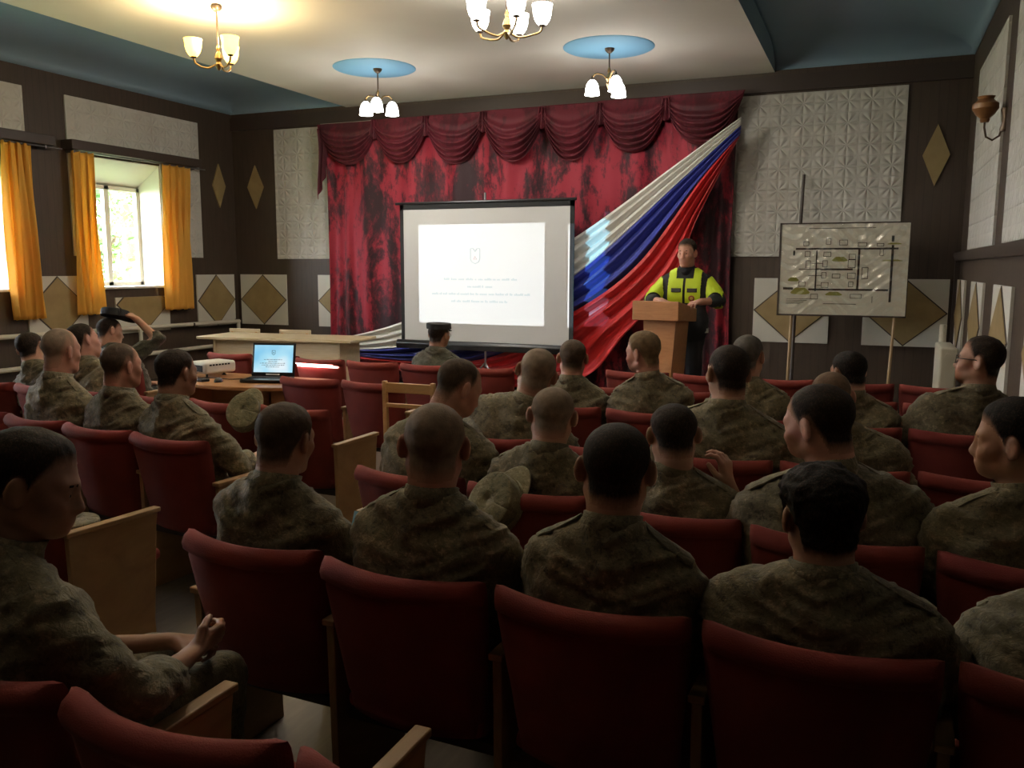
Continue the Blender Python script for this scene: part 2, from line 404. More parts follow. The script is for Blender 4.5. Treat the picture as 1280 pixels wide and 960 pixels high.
def hand_prims(f, w, d, n, side, curl=.6, s=1.0, thumb=.6):
    """hand at wrist w pointing along d with palm facing n; side +1 when the thumb lies on d x n"""
    d = np.array(d, float); d /= np.linalg.norm(d); n = np.array(n, float); n -= d*(n @ d); n /= np.linalg.norm(n); t = np.cross(d, n)*side
    w = np.array(w, float)
    f.cone(w-d*.02, w+d*.012, .026*s, .025*s, .012)
    for i, (o, L, kn) in enumerate(((.030, .074, .090), (.010, .082, .094), (-.010, .076, .090), (-.029, .060, .082))):
        k = w+d*kn*s+t*o*s; f.cone(w+d*.014*s+t*o*.55*s, k, .0165*s, .0125*s, .012)
        p = k; ang = curl*.55
        for j, fr in enumerate((.45, .32, .23)):
            q = p+(d*math.cos(ang)+n*math.sin(ang))*L*fr*s; f.cone(p, q, (.0098-.0010*j)*s, (.0092-.0010*j)*s, .004); p = q; ang += curl*.8
    b = w+d*.022*s+t*.024*s; p = b+(d*.55+t*.65+n*.15)*.045*s; f.cone(b, p, .0155*s, .0125*s, .01)
    q = p+(d*.85+t*.25+n*thumb*.6)*.034*s; f.cone(p, q, .0115*s, .0105*s, .005); f.cone(q, q+(d*.9-t*.05+n*thumb)*.024*s, .0105*s, .0088*s, .004)

def rotm(yaw=0, pitch=0, roll=0):
    """yaw left, pitch down, roll to the right"""
    return np.array((Matrix.Rotation(R(yaw), 3, 'Z') @ Matrix.Rotation(R(-pitch), 3, 'X') @ Matrix.Rotation(R(roll), 3, 'Y')))
BASES = {}
def base(key, arms, hands, sleeve=('wrist', 'wrist'), legs=True, stand=False, headrot=(0, 0, 0), fine_y=((.22, .44),), fine_x=(), fine_z=((.50, .68),), hx=.36):
    """arms: two (shoulder, elbow, wrist); builds the skin, jacket and trousers of one pose"""
    dz = .46 if stand else 0
    Hh = HC+np.array((0, .05 if stand else 0, dz+(.10 if stand else 0)))
    top = Hh[2]+.135
    ylo, yhi = -.30, (.30 if stand else .66)
    if stand: yhi = .50
    xs = axis(-hx, hx, .011, .0055, [(-.115, .115), *fine_x]); ys = axis(ylo, yhi, .012, .0056, [(Hh[1]-.115, Hh[1]+.13), *fine_y])
    zs = axis(-.01, top, .013, .0055, [(Hh[2]-.135, top), *fine_z])
    f = Field(xs, ys, zs); NE = None
    M = rotm(*headrot)
    sh = arms[0][0][2]-.862                         # shoulder height offset
    by = .06 if stand else 0.0
    cy = -.1+by
    # ---- skin
    head_prims(f, Hh, M, ears=False)
    f.cone(Hh+M @ np.array((0, -.024, -.06)), (0, cy-.012, .965+sh), .056, .062, .03)
    ne = f.F.copy(); f.F = f.F.copy()
    for s in (-1, 1):
        a = s*R(31); E_ = M @ np.array(((math.cos(a), -math.sin(a), 0), (math.sin(a), math.cos(a), 0), (0, 0, 1)))
        f.ell(Hh+M @ np.array((s*.082, -.011, -.002)), (.0098, .023, .0355), .008, M=E_)
        f.ell(Hh+M @ np.array((s*.093, -.002, .001)), (.0085, .012, .020), .006, True, M=E_)
    f.cone((-.10, cy, .89+sh), (.10, cy, .89+sh), .055, .055, .04); f.cone((-.07, cy+.015, .76+sh), (.07, cy+.015, .76+sh), .095, .095, .06)
    hz = .50 if not stand else .93
    f.cone((-.07, -.01, hz+.08), (.07, -.01, hz+.08), .10, .10, .08)
    for (S_, E_, W_) in arms:
        f.cone(S_, E_, .048, .041, .03); f.cone(E_, W_, .040, .027, .015)
    for h in hands: hand_prims(f, **h)
    LG = []
    if legs:
        for s in (-1, 1):
            if stand: LG.append(((s*.09, -.0, .92), (s*.10, .02, .50), (s*.11, -.01, .10)))
            else: LG.append(((s*.085, .01, .505), (s*.125, .42, .50), (s*.125, .40, .11)))
        for a, b, c in LG: f.cone(a, b, .070, .05, .04); f.cone(b, c, .05, .035, .02)
    V, Q = f.mesh()
    f2 = Field(xs, ys, zs); f2.F = ne; nh = f2.at(V)
    # ---- jacket
    jx = axis(-hx, hx, .0105, .0105, ()); jy = axis(ylo, yhi, .0105, .0105, ()); jz = axis(.38 if not stand else .80, 1.06+sh, .0105, .0105, ())
    g = Field(jx, jy, jz)
    wz = .56 if not stand else 1.0
    g.cone((-.075, -.025+by*.5, wz), (.075, -.025+by*.5, wz), .122, .122, .03, fl=(1, .95, 1))
    g.cone((-.085, -.060+by, wz+.12), (.085, -.060+by, wz+.12), .120, .120, .08)
    g.cone((-.095, cy+.012, .775+sh), (.095, cy+.012, .775+sh), .122, .122, .08)
    g.cone((-.105, cy+.004, .85+sh), (.105, cy+.004, .85+sh), .092, .092, .06)
    for s in (-1, 1): g.cone((s*.03, cy-.016, .972+sh), (s*.155, cy+.001, .893+sh), .054, .059, .03)
    for (S_, E_, W_), sl in zip(arms, sleeve):
        S_ = np.array(S_); E_ = np.array(E_); W_ = np.array(W_)
        g.cone(S_, S_*.45+E_*.55, .072, .064, .013); g.cone(S_*.45+E_*.55, E_, .062, .056, .02)
        if sl == 'wrist': g.cone(E_, E_*.12+W_*.88, .056, .041, .015)
        elif sl == 'elbow': g.cone(E_, E_*.72+W_*.28, .056, .053, .012); g.cone(E_*.76+W_*.24, E_*.66+W_*.34, .060, .057, .004)
    g.cone((0, cy-.030, .90+sh), (0, cy-.022, .985+sh), .075, .060, .05)
    # neck opening
    g.cone((0, cy-.016, 1.035+sh), (0, cy+.01, 1.14+sh), .066, .075, .010, True)
    g.op(lambda X, Y, Z: (-(Z-(1.012+sh)+.30*(Y-cy))+0*X), (-.3, -.3, .96+sh), (.3, .3, 1.1+sh), .01, True)
    JV, JQ = g.mesh()
    # ---- collar
    cv = []; nk = 40
    for j, (rr, z) in enumerate(((.070, -.035), (.073, .0), (.0715, .022), (.066, .024), (.064, .0), (.062, -.03))):
        for i in range(nk):
            t = 2*math.pi*i/nk; c_, s_ = math.cos(t), math.sin(t)
            cv.append((rr*s_*1.0, cy-.015-rr*1.04*c_+.012*(z > 0), 1.012+sh+z*1.2-.030*(1-c_)*.5))
    cq = np.array([(j*nk+i, j*nk+(i+1) % nk, ((j+1) % 6)*nk+(i+1) % nk, ((j+1) % 6)*nk+i) for j in range(6) for i in range(nk)])
    # ---- epaulettes follow the shoulder slope
    ep = []
    for s in (-1, 1):
        vv = []; X = np.linspace(.078, .205, 9)
        for x in X:
            col = []
            for y in (cy-.028, cy-.014, cy, cy+.014, cy+.026):
                zz = np.linspace(.80+sh, 1.02+sh, 60); d = g.at(np.stack([np.full(60, s*x), np.full(60, y), zz], 1)); k = np.where(d < 0)[0]
                col.append(zz[k[-1]]+.004 if len(k) else .85+sh)
            tip = .5 if x > .2 or x < .085 else 1
            for j, y in enumerate(np.array((-.028, -.014, 0, .014, .026))*tip+cy): vv.append((s*x, y, col[j]+.003))
        vv = np.array(vv); lo = vv-np.array((0, 0, .007)); n = len(X); qs = []
        for i in range(n-1):
            for j in range(4):
                a = i*5+j; qs.append((a, a+5, a+6, a+1) if s > 0 else (a, a+1, a+6, a+5)); b = a+5*n; qs.append((b, b+1, b+6, b+5) if s > 0 else (b, b+5, b+6, b+1))
        rim = [i*5 for i in range(n)]+[(n-1)*5+j for j in range(1, 5)]+[i*5+4 for i in range(n-2, -1, -1)]+[j for j in range(3, 0, -1)]
        for a, b in zip(rim, rim[1:]+rim[:1]): qs.append((a, b, b+5*n, a+5*n) if s < 0 else (b, a, a+5*n, b+5*n))
        ep.append((np.concatenate([vv, lo]), np.array(qs)))
    # ---- trousers and boots
    TR = None; BT = []
    if legs:
        tz = axis(.06, .70 if not stand else 1.05, .014, .014, ()); t = Field(axis(-.26, .26, .014, .014, ()), axis(-.2, .56 if not stand else .2, .014, .014, ()), tz)
        t.cone((-.07, -.015, hz+.03), (.07, -.015, hz+.03), .112, .112, .05)
        for a, b, c in LG: t.cone(a, b, .088, .068, .04); t.cone(b, c, .066, .056, .03)
        TR = t.mesh()
        for a, b, c in LG:
            bt = Field(axis(c[0]-.08, c[0]+.08, .011, .011, ()), axis(c[1]-.10, c[1]+.25, .011, .011, ()), axis(-.005, .26, .011, .011, ()))
            c = np.array(c); bt.cone(c+(0, 0, .10), c+(0, 0, -.02), .052, .048, .02); bt.cone((c[0], c[1]-.03, .045), (c[0]*1.06, c[1]+.15, .040), .042, .040, .03)
            bt.op(lambda X, Y, Z: Z-.002+0*X+0*Y, (-1, -1, -.01), (1, 1, .03), .004, True)
            BT.append(bt.mesh())
    BASES[key] = dict(V=V, Q=Q, nh=nh, J=(JV, JQ), C=(np.array(cv), cq), E=ep, T=TR, B=BT, H=Hh, M=M, stand=stand, sh=sh, cy=cy, jf=g)
    return BASES[key]

def hairline(L, front=.058, nape=-.092, temple=.036):
    """signed height above the hairline in head space"""
    a = np.degrees(np.abs(np.arctan2(L[:, 0], L[:, 1]+.012)))
    z = np.interp(a, [0, 22, 42, 55, 66, 76, 84, 100, 114, 130, 180], [front, front+.002, front-.004, temple, .014, -.014, .010, .008, -.035, nape+.010, nape])
    return L[:, 2]-z
def person(key, loc, rz, label, hy=0, hp=0, hr=0, sx=1, sy=1, k=1, lean=0, tw=0, side=0, hs=(1, 1, 1), hair='brown', hl=.008, fade=.05, spike=0, front=.058, temple=.036,
           sk=None, cloth_m=None, seed=1, epaul=True, face=True, bald=False, folds=1.0, hz0=None):
    b = BASES[key]; sk = sk or M_SKIN; cm = cloth_m or M_CAMO; Hh, M, sh, cy = b['H'], b['M'], b['sh'], b['cy']
    pv = np.array((0, cy-.005, Hh[2]-.113)); hz = .50 if not b['stand'] else .95
    def bend(V):
        V = V.astype(float).copy()
        rad = np.sqrt(V[:, 0]**2+(V[:, 1]-Hh[1])**2)
        w = smoothstep(Hh[2]-.165, Hh[2]-.06, V[:, 2])*(1-smoothstep(.155, .19, rad))
        if key in FIXED: w = w*0
        for i in range(3): V[:, i] += (V[:, i]-(0, Hh[1], Hh[2]-.11)[i])*(hs[i]-1)*w
        for ax, an in ((1, hr), (0, -hp), (2, hy)):
            if an: V = rot(V, pv, ax, R(an)*w)
        u = smoothstep(hz-.05, hz+.2, V[:, 2])*(1-w)
        V[:, 0] *= 1+(sx-1)*(.35+.65*u)*(1-w); V[:, 1] = cy+(V[:, 1]-cy)*(1+(sy-1)*(1-w)) if not b['stand'] else V[:, 1]
        V[:, 2] = np.where(V[:, 2] > hz-.04, hz-.04+(V[:, 2]-hz+.04)*k, V[:, 2])
        t = smoothstep(hz+.02, hz+.30, V[:, 2])
        if side: V = rot(V, np.array((0, 0, hz)), 1, R(side)*t)
        if lean: V = rot(V, np.array((0, 0, hz)), 0, -R(lean)*t)
        if tw: V = rot(V, np.array((0, cy, 0)), 2, R(tw)*t)
        return V
    root = link_mesh('person', bend(b['V']), b['Q'], sk); root.location = loc; root.rotation_euler = (0, 0, rz); tag(root, label, 'person')
    V, Q, nh = b['V'], b['Q'], b['nh']
    L = (V-Hh) @ M
    def shell(name, mask, thick, M_, fadeval, disp=0, parent=root):
        keep = mask > 0; fm = keep[Q].all(1); q = Q[fm]; u, inv = np.unique(q, return_inverse=True); q = inv.reshape(q.shape)
        P = V[u]; N = np.zeros_like(P); e = np.cross(P[q[:, 2]]-P[q[:, 0]], P[q[:, 3]]-P[q[:, 1]])
        for i in range(4): np.add.at(N, q[:, i], e)
        N /= np.maximum(np.linalg.norm(N, axis=1, keepdims=True), 1e-9)
        th = (thick if np.isscalar(thick) else thick[u])+disp*(vnoise(P, 90, seed)+.6*vnoise(P, 45, seed+3))
        o = link_mesh(name, bend(P+N*np.maximum(th, .0008)[:, None]), q, M_, parent)
        at = o.data.attributes.new('fade', 'FLOAT', 'POINT'); at.data.foreach_set('value', np.asarray(fadeval[u], np.float32)); return o
    if not bald:
        h = hairline(L, front=front, temple=temple); ok = (nh < .006) & (np.abs(L).max(1) < .16)
        mask = np.where(ok & (L[:, 2] > -.10), h, -1)
        fd = smoothstep(-.002, fade, h)
        tp = smoothstep(.02, .085, L[:, 2])
        th = .0010+hl*(smoothstep(0, fade*1.2, h)*(.45+.55*tp))+spike*tp*np.clip(vnoise(V, 110, seed)*.55+.55, 0, 1)*smoothstep(-.09, .03, L[:, 1])*smoothstep(0, .03, h)
        shell('hair', mask, th, HAIR[hair], np.clip(fd*1.1, 0, 1), disp=min(.0016, hl*.16)+spike*.16)
    if face:
        for s in (-1, 1):
            c = np.array((s*.031, .0757, .0005)); mb = MB(); n = 12
            pts = []
            for i in range(n+1):
                for j in range(n):
                    ph = math.pi*i/n; t = 2*math.pi*j/n
                    pts.append(Hh+M @ (c+.0108*np.array((math.sin(ph)*math.cos(t), math.cos(ph), math.sin(ph)*math.sin(t)))))
            fq = [(i*n+j, i*n+(j+1) % n, (i+1)*n+(j+1) % n, (i+1)*n+j) for i in range(n) for j in range(n)]
            o = link_mesh('eye', bend(np.array(pts)), fq, parent=root, mats=[M_EYE, M_IRIS], midx=[1 if q[0]//n < 2 else 0 for q in fq])
            bz = L[:, 2]-(.0245-.004*np.abs(np.abs(L[:, 0])-.03)/.02); bm_ = np.where((np.abs(bz) < .0045) & (L[:, 1] > .045) & (L[:, 0]*s > .012) & (L[:, 0]*s < .050), 1., -1)
            if (bm_ > 0).sum() > 8 and seed % 1 == 0:
                try: shell('eyebrow', bm_, .0009, HAIR['dark' if hair in ('black', 'dark') else 'brown'], np.ones(len(V)))
                except Exception: pass
    # jacket with creases
    JV, JQ = b['J']; N = np.zeros_like(JV); e = np.cross(JV[JQ[:, 2]]-JV[JQ[:, 0]], JV[JQ[:, 3]]-JV[JQ[:, 1]])
    for i in range(4): np.add.at(N, JQ[:, i], e)
    N /= np.maximum(np.linalg.norm(N, axis=1, keepdims=True), 1e-9)
    sg = np.sign(JV[:, :1]); S_ = np.stack([JV[:, 0]*.75+sg[:, 0]*JV[:, 2]*.5, JV[:, 1]*.5, JV[:, 2]*1.0-sg[:, 0]*JV[:, 0]*.45], 1)
    n1 = vnoise(S_*np.array((.55, .6, 1.5)), 15, seed); n2 = vnoise(S_*np.array((.4, .5, 1.4)), 34, seed+9); n3 = vnoise(JV, 7, seed+5)
    d = folds*(.0075*(1-2.3*np.abs(n1)**.8)+.0042*(1-2.4*np.abs(n2)**.8)+.008*n3)
    o = link_mesh('jacket', bend(JV+N*d[:, None]), JQ, cm, root)
    if not b['stand']: tag(o)
    link_mesh('collar', bend(b['C'][0]), b['C'][1], cm, root)
    if epaul:
        for ev, eq in b['E']: link_mesh('epaulette', bend(ev), eq, cm, root, angle=40)
    if b['T']:
        TV, TQ = b['T']; link_mesh('trousers', bend(TV+.006*np.stack([vnoise(TV, 16, seed), vnoise(TV, 16, seed+1), vnoise(TV, 16, seed+2)], 1)), TQ, cm, root)
        for BV, BQ in b['B']: link_mesh('boot', BV, BQ, M_BOOT, root)
    root['pv'] = 0; del root['pv']
    root_bend[root.name] = bend
    return root
root_bend = {}
FIXED = set()

# ------------------------------------------------------------------ room shell: x -8.91..0.85, back wall y 10.5, wall top 3.82
XL, XR, YB, YF, ZT = -8.91, .854, 10.5, -4.0, 3.82
struct(MB().box((XL-.4, YF-.2, -.15), (XR+.2, YB+.2, 0)).build('floor', M_FLOOR))
struct(MB().box((XL-.5, YB, 0), (XR+.2, YB+.2, 4.3)).build('wall_back', M_DARK))
struct(MB().box((XL-.5, YF-.2, 0), (XR+.2, YF, 4.3)).build('wall_front', M_DARK))
struct(MB().box((XR, YF, 0), (XR+.2, YB, 4.3)).build('wall_right', M_DARKY))
# left wall with window openings
WIN = [(7.72, 9.04), (5.30, 6.74), (3.0, 4.44)]; WZ0, WZ1 = 1.33, 2.95; WT = .45
mb = MB(); ys = YF
for a, b in sorted(WIN):
    mb.box((XL-WT, ys, 0), (XL, a, 4.3)); mb.box((XL-WT, a, 0), (XL, b, WZ0)); mb.box((XL-WT, a, WZ1), (XL, b, 4.3)); ys = b
mb.box((XL-WT, ys, 0), (XL, YB+.2, 4.3)); struct(mb.build('wall_left', M_DARKY))
# cream slab ceiling, hung below blue recesses
SX0, SX1 = -6.90, -1.16
mb = MB(); mb.box((SX0, YF, ZT), (SX1, YB, 4.25)); mb.mi = [0, 0, 1, 1, 1, 1]
struct(mb.build('ceiling', None, mats=[M_CEIL, M_BLUE]))
def cove(x0, x1, side):
    def fn(u, v):
        x = x0+(x1-x0)*u; y = YF+(YB-YF)*(1-(1-v)**2.2)
        d = min((x-x0) if side < 0 else (x1-x), YB-y)/.75
        g = math.sqrt(max(0, 1-(1-min(d, 1))**2)); return (x, y, ZT+.02+.24*g)
    mb = MB().grid(fn, 60, 90); return mb
struct(cove(XL, SX0, -1).build('ceiling_left', M_BLUE, solid=.02)); struct(cove(SX1, XR, 1).build('ceiling_right', M_BLUE, solid=.02))
n_trim = [0]
def trim(mb, M, **kw):
    n_trim[0] += 1; return struct(mb.build('trim_%d' % n_trim[0], M, **kw))
# blue painted rosettes on the slab
for x, y in ((-5.27, 8.6), (-2.59, 8.7)):
    trim(MB().lathe([(.0, 0), (.44, 0), (.46, .01), (.46, .014)], 48, c=(x, y, ZT-.014)), M_DISC)
# white embossed panels, back wall
def bpanel(x0, x1, z0, z1, M, t=.02): trim(MB().box((x0, YB-t, z0), (x1, YB, z1)), M)
bpanel(-8.14, -7.1, 1.73, 3.58, M_EMB_B); bpanel(-1.62, .24, 1.75, 3.575, M_EMB_B)
def spanel(x, s, y0, y1, z0, z1, M, t=.02): trim(MB().box((min(x, x+s*t), y0, z0), (max(x, x+s*t), y1, z1)), M)
w0, w1 = WIN[0]
spanel(XL, 1, 7.60, 9.77, WZ1+.02, 3.615, M_EMB_S); spanel(XL, 1, w1, 9.77, 1.74, WZ1+.02, M_EMB_S); spanel(XL, 1, 7.60, w0, 1.74, WZ1+.02, M_EMB_S)
for a, b in WIN[1:]:
    spanel(XL, 1, a-.20, b+.31, WZ1+.02, 3.615, M_EMB_S)
spanel(XR, -1, 7.66, 9.62, 1.80, 3.50, M_EMB_S); spanel(XR, -1, 4.9, 7.12, 1.80, 3.50, M_EMB_S); spanel(XR, -1, 1.6, 4.3, 1.80, 3.50, M_EMB_S)
# right wall ledge and skirting
trim(MB().prism([(XR, 1.70), (XR-.05, 1.70), (XR-.07, 1.75), (XR-.07, 1.785), (XR, 1.785)], 1, YF, YB, ), M_TRIMW)
# small lozenges
def loz_b(x, z, w, h): trim(MB().prism([(x-w/2, z), (x, z-h/2), (x+w/2, z), (x, z+h/2)], 1, YB-.018, YB), M_TAN)
loz_b(-8.505, 2.78, .29, .63); loz_b(.55, 2.825, .27, .65)
def loz_s(x, s, y, z, w, h, M=None): trim(MB().prism([(y-w/2, z), (y, z-h/2), (y+w/2, z), (y, z+h/2)], 0, min(x, x+s*.018), max(x, x+s*.018)), M or M_TAN)
loz_s(XL, 1, 10.165, 2.785, .27, .63); loz_s(XL, 1, 7.22, 2.3, .0001, .0001) if False else None
# dado squares with big lozenge and dark outline
Z0, Z1 = .755, 1.50
def dado_b(x0, x1):
    bpanel(x0, x1, Z0, Z1, M_WPANEL); xc = (x0+x1)/2; w = (x1-x0)/2; zc = (Z0+Z1)/2; h = (Z1-Z0)/2
    trim(MB().prism([(xc-w, zc), (xc, zc-h), (xc+w, zc), (xc, zc+h)], 1, YB-.026, YB-.02), M_TRIMW)
    k = .955; trim(MB().prism([(xc-w*k, zc), (xc, zc-h*k), (xc+w*k, zc), (xc, zc+h*k)], 1, YB-.030, YB-.026), M_TAN)
for a, b in ((-8.84, -8.0), (-7.44, -6.6), (-1.29, -.45), (-.09, .77)): dado_b(a, b)
def dado_s(x, s, y0, y1, z1=Z1):
    spanel(x, s, y0, y1, Z0, z1, M_WPANEL); yc = (y0+y1)/2; w = (y1-y0)/2; zc = (Z0+Z1)/2; h = (Z1-Z0)/2
    def poly(k):
        p = [(yc-w*k, zc), (yc, zc-h*k), (yc+w*k, zc)]
        if z1 < Z1: c = w*k*(1-(z1-zc)/(h*k)); p += [(yc+c, z1), (yc-c, z1)]
        else: p += [(yc, zc+h*k)]
        return p
    def ex(p, a, b): return MB().prism(p, 0, min(x+s*a, x+s*b), max(x+s*a, x+s*b))
    trim(ex(poly(1), .02, .026), M_TRIMW); trim(ex(poly(.955), .026, .030), M_TAN)
for a, b, c in ((9.62, 10.40, Z1), (8.17, 9.08, 1.22), (6.93, 7.74, Z1), (5.5, 6.4, 1.22), (4.25, 5.05, Z1)): dado_s(XL, 1, a, b, c)
for a, b in ((9.62, 10.42), (8.06, 8.99), (6.44, 7.38), (4.9, 5.8), (3.3, 4.2)): dado_s(XR, -1, a, b)
trim(MB().box((XR-.05, YB-.05, Z0-.1), (XR, YB, 1.74)), M_TRIMW)
# baseboards
struct(MB().box((XL, YB-.03, 0), (XR, YB, .12)).build('baseboard_back', M_TRIMW)); struct(MB().box((XL, YF, 0), (XL+.03, YB-.03, .12)).build('baseboard_left', M_TRIMW))
struct(MB().box((XR-.03, YF, 0), (XR, YB-.03, .12)).build('baseboard_right', M_TRIMW))
trim(MB().box((XL, YB-.035, 3.60), (XR, YB, 3.78)), M_TRIMW)
# windows: plastered reveal, sill, frame with mullion and glass
for i, (a, b) in enumerate(WIN):
    w = struct(MB().box((XL-WT, a, WZ0), (XL+.05, b, WZ0+.03)).build('window_%d' % (i+1), M_WHITE, bevel=.006))
    rv = MB(); rv.box((XL-WT, a, WZ0+.03), (XL, a+.015, WZ1)); rv.box((XL-WT, b-.015, WZ0+.03), (XL, b, WZ1)); rv.prism([(XL-WT, WZ1), (XL, WZ1), (XL, WZ1-.01), (XL-WT+.02, 2.65), (XL-WT, 2.65)], 1, a, b); struct(rv.build('reveal', M_WHITE, w))
    x0, x1 = XL-WT+.02, XL-WT+.08; z0, z1 = WZ0+.03, 2.66; fr = MB(); f_ = .055; ym = a+.575*(b-a)
    for p, q in ((a+.015, a+.015+f_), (ym-f_*.75, ym+f_*.75), (b-.015-f_, b-.015)): fr.box((x0, p, z0), (x1, q, z1))
    for p, q in ((z0, z0+f_), (z1-f_, z1)): fr.box((x0, a+.015, p), (x1, b-.015, q))
    struct(fr.build('window_frame', M_WHITE, w, bevel=.006))
    struct(MB().box((x0+.025, a+.05, z0+.03), (x0+.031, b-.05, z1-.03)).build('pane', M_GLASS, w))

# ------------------------------------------------------------------ outside: trees beyond the windows, ground
M_GRASS = mat('grass_ground', (.10, .16, .05), .9); M_TRUNK = mat('bark', (.09, .065, .045), .9)
M_LEAF = mat('leaf', (.13, .26, .06), .6); t = NT(M_LEAF); t.col(t.ramp(t.noise(t.coord(), 2.2, 3), [(.3, (.07, .16, .05)), (.7, (.22, .34, .12))]))
tag(MB().box((-45, -15, -.9), (XL-.5, 40, -.6)).build('outside_ground', M_GRASS), kind='structure')
def tree(x, y, h, r, label, seed):
    rng = np.random.default_rng(seed); rt_ = thing('leafy_tree', label, 'tree', (x, y, -.6))
    mb = MB().tube([(0, 0, 0), (.05, .02, h*.35), (.0, .06, h*.7)], [.18, .13, .05], 10)
    for k in range(6):
        a = k*1.05; mb.tube([(0, 0, h*(.28+.05*k)), (math.cos(a)*r*.6, math.sin(a)*r*.6, h*(.45+.06*k))], [.07, .02], 6)
    mb.build('trunk', M_TRUNK, rt_)
    n = 3600; c = rng.normal(size=(26, 3)); c = c/np.linalg.norm(c, axis=1)[:, None]*rng.uniform(.35, .95, (26, 1))*np.array((r, r, h*.36))+np.array((0, 0, h*.62))
    p = c[rng.integers(0, 26, n)]+rng.normal(size=(n, 3))*r*.20; d1 = rng.normal(size=(n, 3)); d1 /= np.linalg.norm(d1, axis=1)[:, None]; d2 = np.cross(d1, rng.normal(size=(n, 3))); d2 /= np.linalg.norm(d2, axis=1)[:, None]
    s = rng.uniform(.06, .13, (n, 1)); V = np.stack([p-d1*s, p+d2*s*.5, p+d1*s, p-d2*s*.5], 1).reshape(-1, 3); F = np.arange(4*n).reshape(n, 4)
    tag(link_mesh('foliage', V, F, M_LEAF, rt_, smooth=False), kind='stuff')
tree(-13.2, 11.5, 6.4, 1.5, 'leafy green tree outside the near window, left of its mullion', 1)
tree(-17.5, 16.6, 8.2, 2.3, 'leafy green tree outside, seen in the middle of the window', 2)
tree(-13.5, 8.2, 6.5, 2.0, 'leafy green tree outside the window at the left edge of the photo', 3)

# ------------------------------------------------------------------ window dressing
def drape(name, label, cat, y0, y1, z0, z1, x, amp, waves, seed, M, flare=0, group=None):
    def fn(u, v):
        z = z1+(z0-z1)*v; ph = u*waves*2*math.pi
        a = amp*(.55+.45*v); yy = y0+(y1-y0)*u+flare*v*(u-.0)
        return (x+a*math.sin(ph+.8*math.sin(3*v+seed))+.012*math.sin(ph*2.3+seed+v*2), yy+.02*math.sin(v*4+ph+seed), z+.008*math.sin(ph))
    return tag(MB().grid(fn, 90, 40).build(name, M, solid=.004), label, cat, group)
drape('yellow_curtain', 'yellow curtain hanging left of the near window', 'curtain', 7.53, 7.86, 1.03, 2.96, XL+.13, .035, 3.5, 1, M_YEL, .02, 'yellow window curtains')
drape('yellow_curtain', 'yellow curtain hanging right of the near window, beside the tan lozenge', 'curtain', 8.93, 9.44, 1.03, 2.96, XL+.13, .035, 4, 2, M_YEL, .0, 'yellow window curtains')
drape('yellow_curtain', 'yellow curtain at the left edge of the photo, right side of its window', 'curtain', 6.66, 7.02, 1.02, 2.96, XL+.13, .04, 4, 3, M_YEL, .05, 'yellow window curtains')
for (a, b), lab in zip(((7.52, 9.63), (4.85, 7.30)), ('long brown curtain board above the near window', 'brown curtain board above the window at the left edge')):
    p = thing('curtain_board', lab, 'cornice'); MB().box((XL, a, 2.98), (XL+.19, b, 3.09)).build('board', M_TRIMW, p, bevel=.006)
    MB().tube([(XL+.13, a+.05, 2.965), (XL+.13, b+.13, 2.965)], .009, 8).build('rail', M_GREY, p)
    q = MB(); [q.box((XL, y, 2.945), (XL+.14, y+.015, 2.99)) for y in (a+.06, (a+b)/2, b-.1)]; q.build('bracket', M_GREY, p)

# heating pipes along the left wall
pr = thing('heating_pipe', 'cream heating pipes along the left wall under the windows', 'pipe')
MB().tube([(XL+.10, 6.2, .84), (XL+.10, 8.5, .82), (XL+.10, 10.38, .80)], .028, 12).build('upper_pipe', M_OFFW, pr)
MB().tube([(XL+.10, 6.2, .47), (XL+.10, 9.9, .47), (XL+.10, 10.36, .47)], .028, 12).build('lower_pipe', M_OFFW, pr)
for y in (8.47, 6.9): MB().tube([(XL+.10, y, .82), (XL+.10, y, .47)], .024, 10).build('riser', M_OFFW, pr)
for y in (7.5, 9.4, 10.38): MB().box((XL+.004, y, .77), (XL+.13, y+.03, .83)).build('bracket', M_TRIMW, pr)
MB().tube([(XL+.10, 10.36, .47), (XL+.10, 10.36, .8)], .028, 10).build('elbow', M_OFFW, pr)
# radiator in the right corner
rd = thing('radiator', 'cream ribbed radiator in the right corner under the triangle panels', 'radiator', (XR-.19, 8.95, 0))
for i in range(10):
    MB().box((-.05, i*.075, .14), (.10, i*.075+.055, .88)).build('rib', M_OFFW, rd, bevel=.02, seg=3)
MB().tube([(.02, -.12, .22), (.02, .78, .22)], .03, 10).build('lower_pipe', M_OFFW, rd); MB().tube([(.02, -.02, .80), (.02, .80, .80)], .03, 10).build('upper_pipe', M_OFFW, rd)
MB().tube([(.02, .80, 0), (.02, .80, 1.05)], .035, 10).build('riser', M_OFFW, rd)

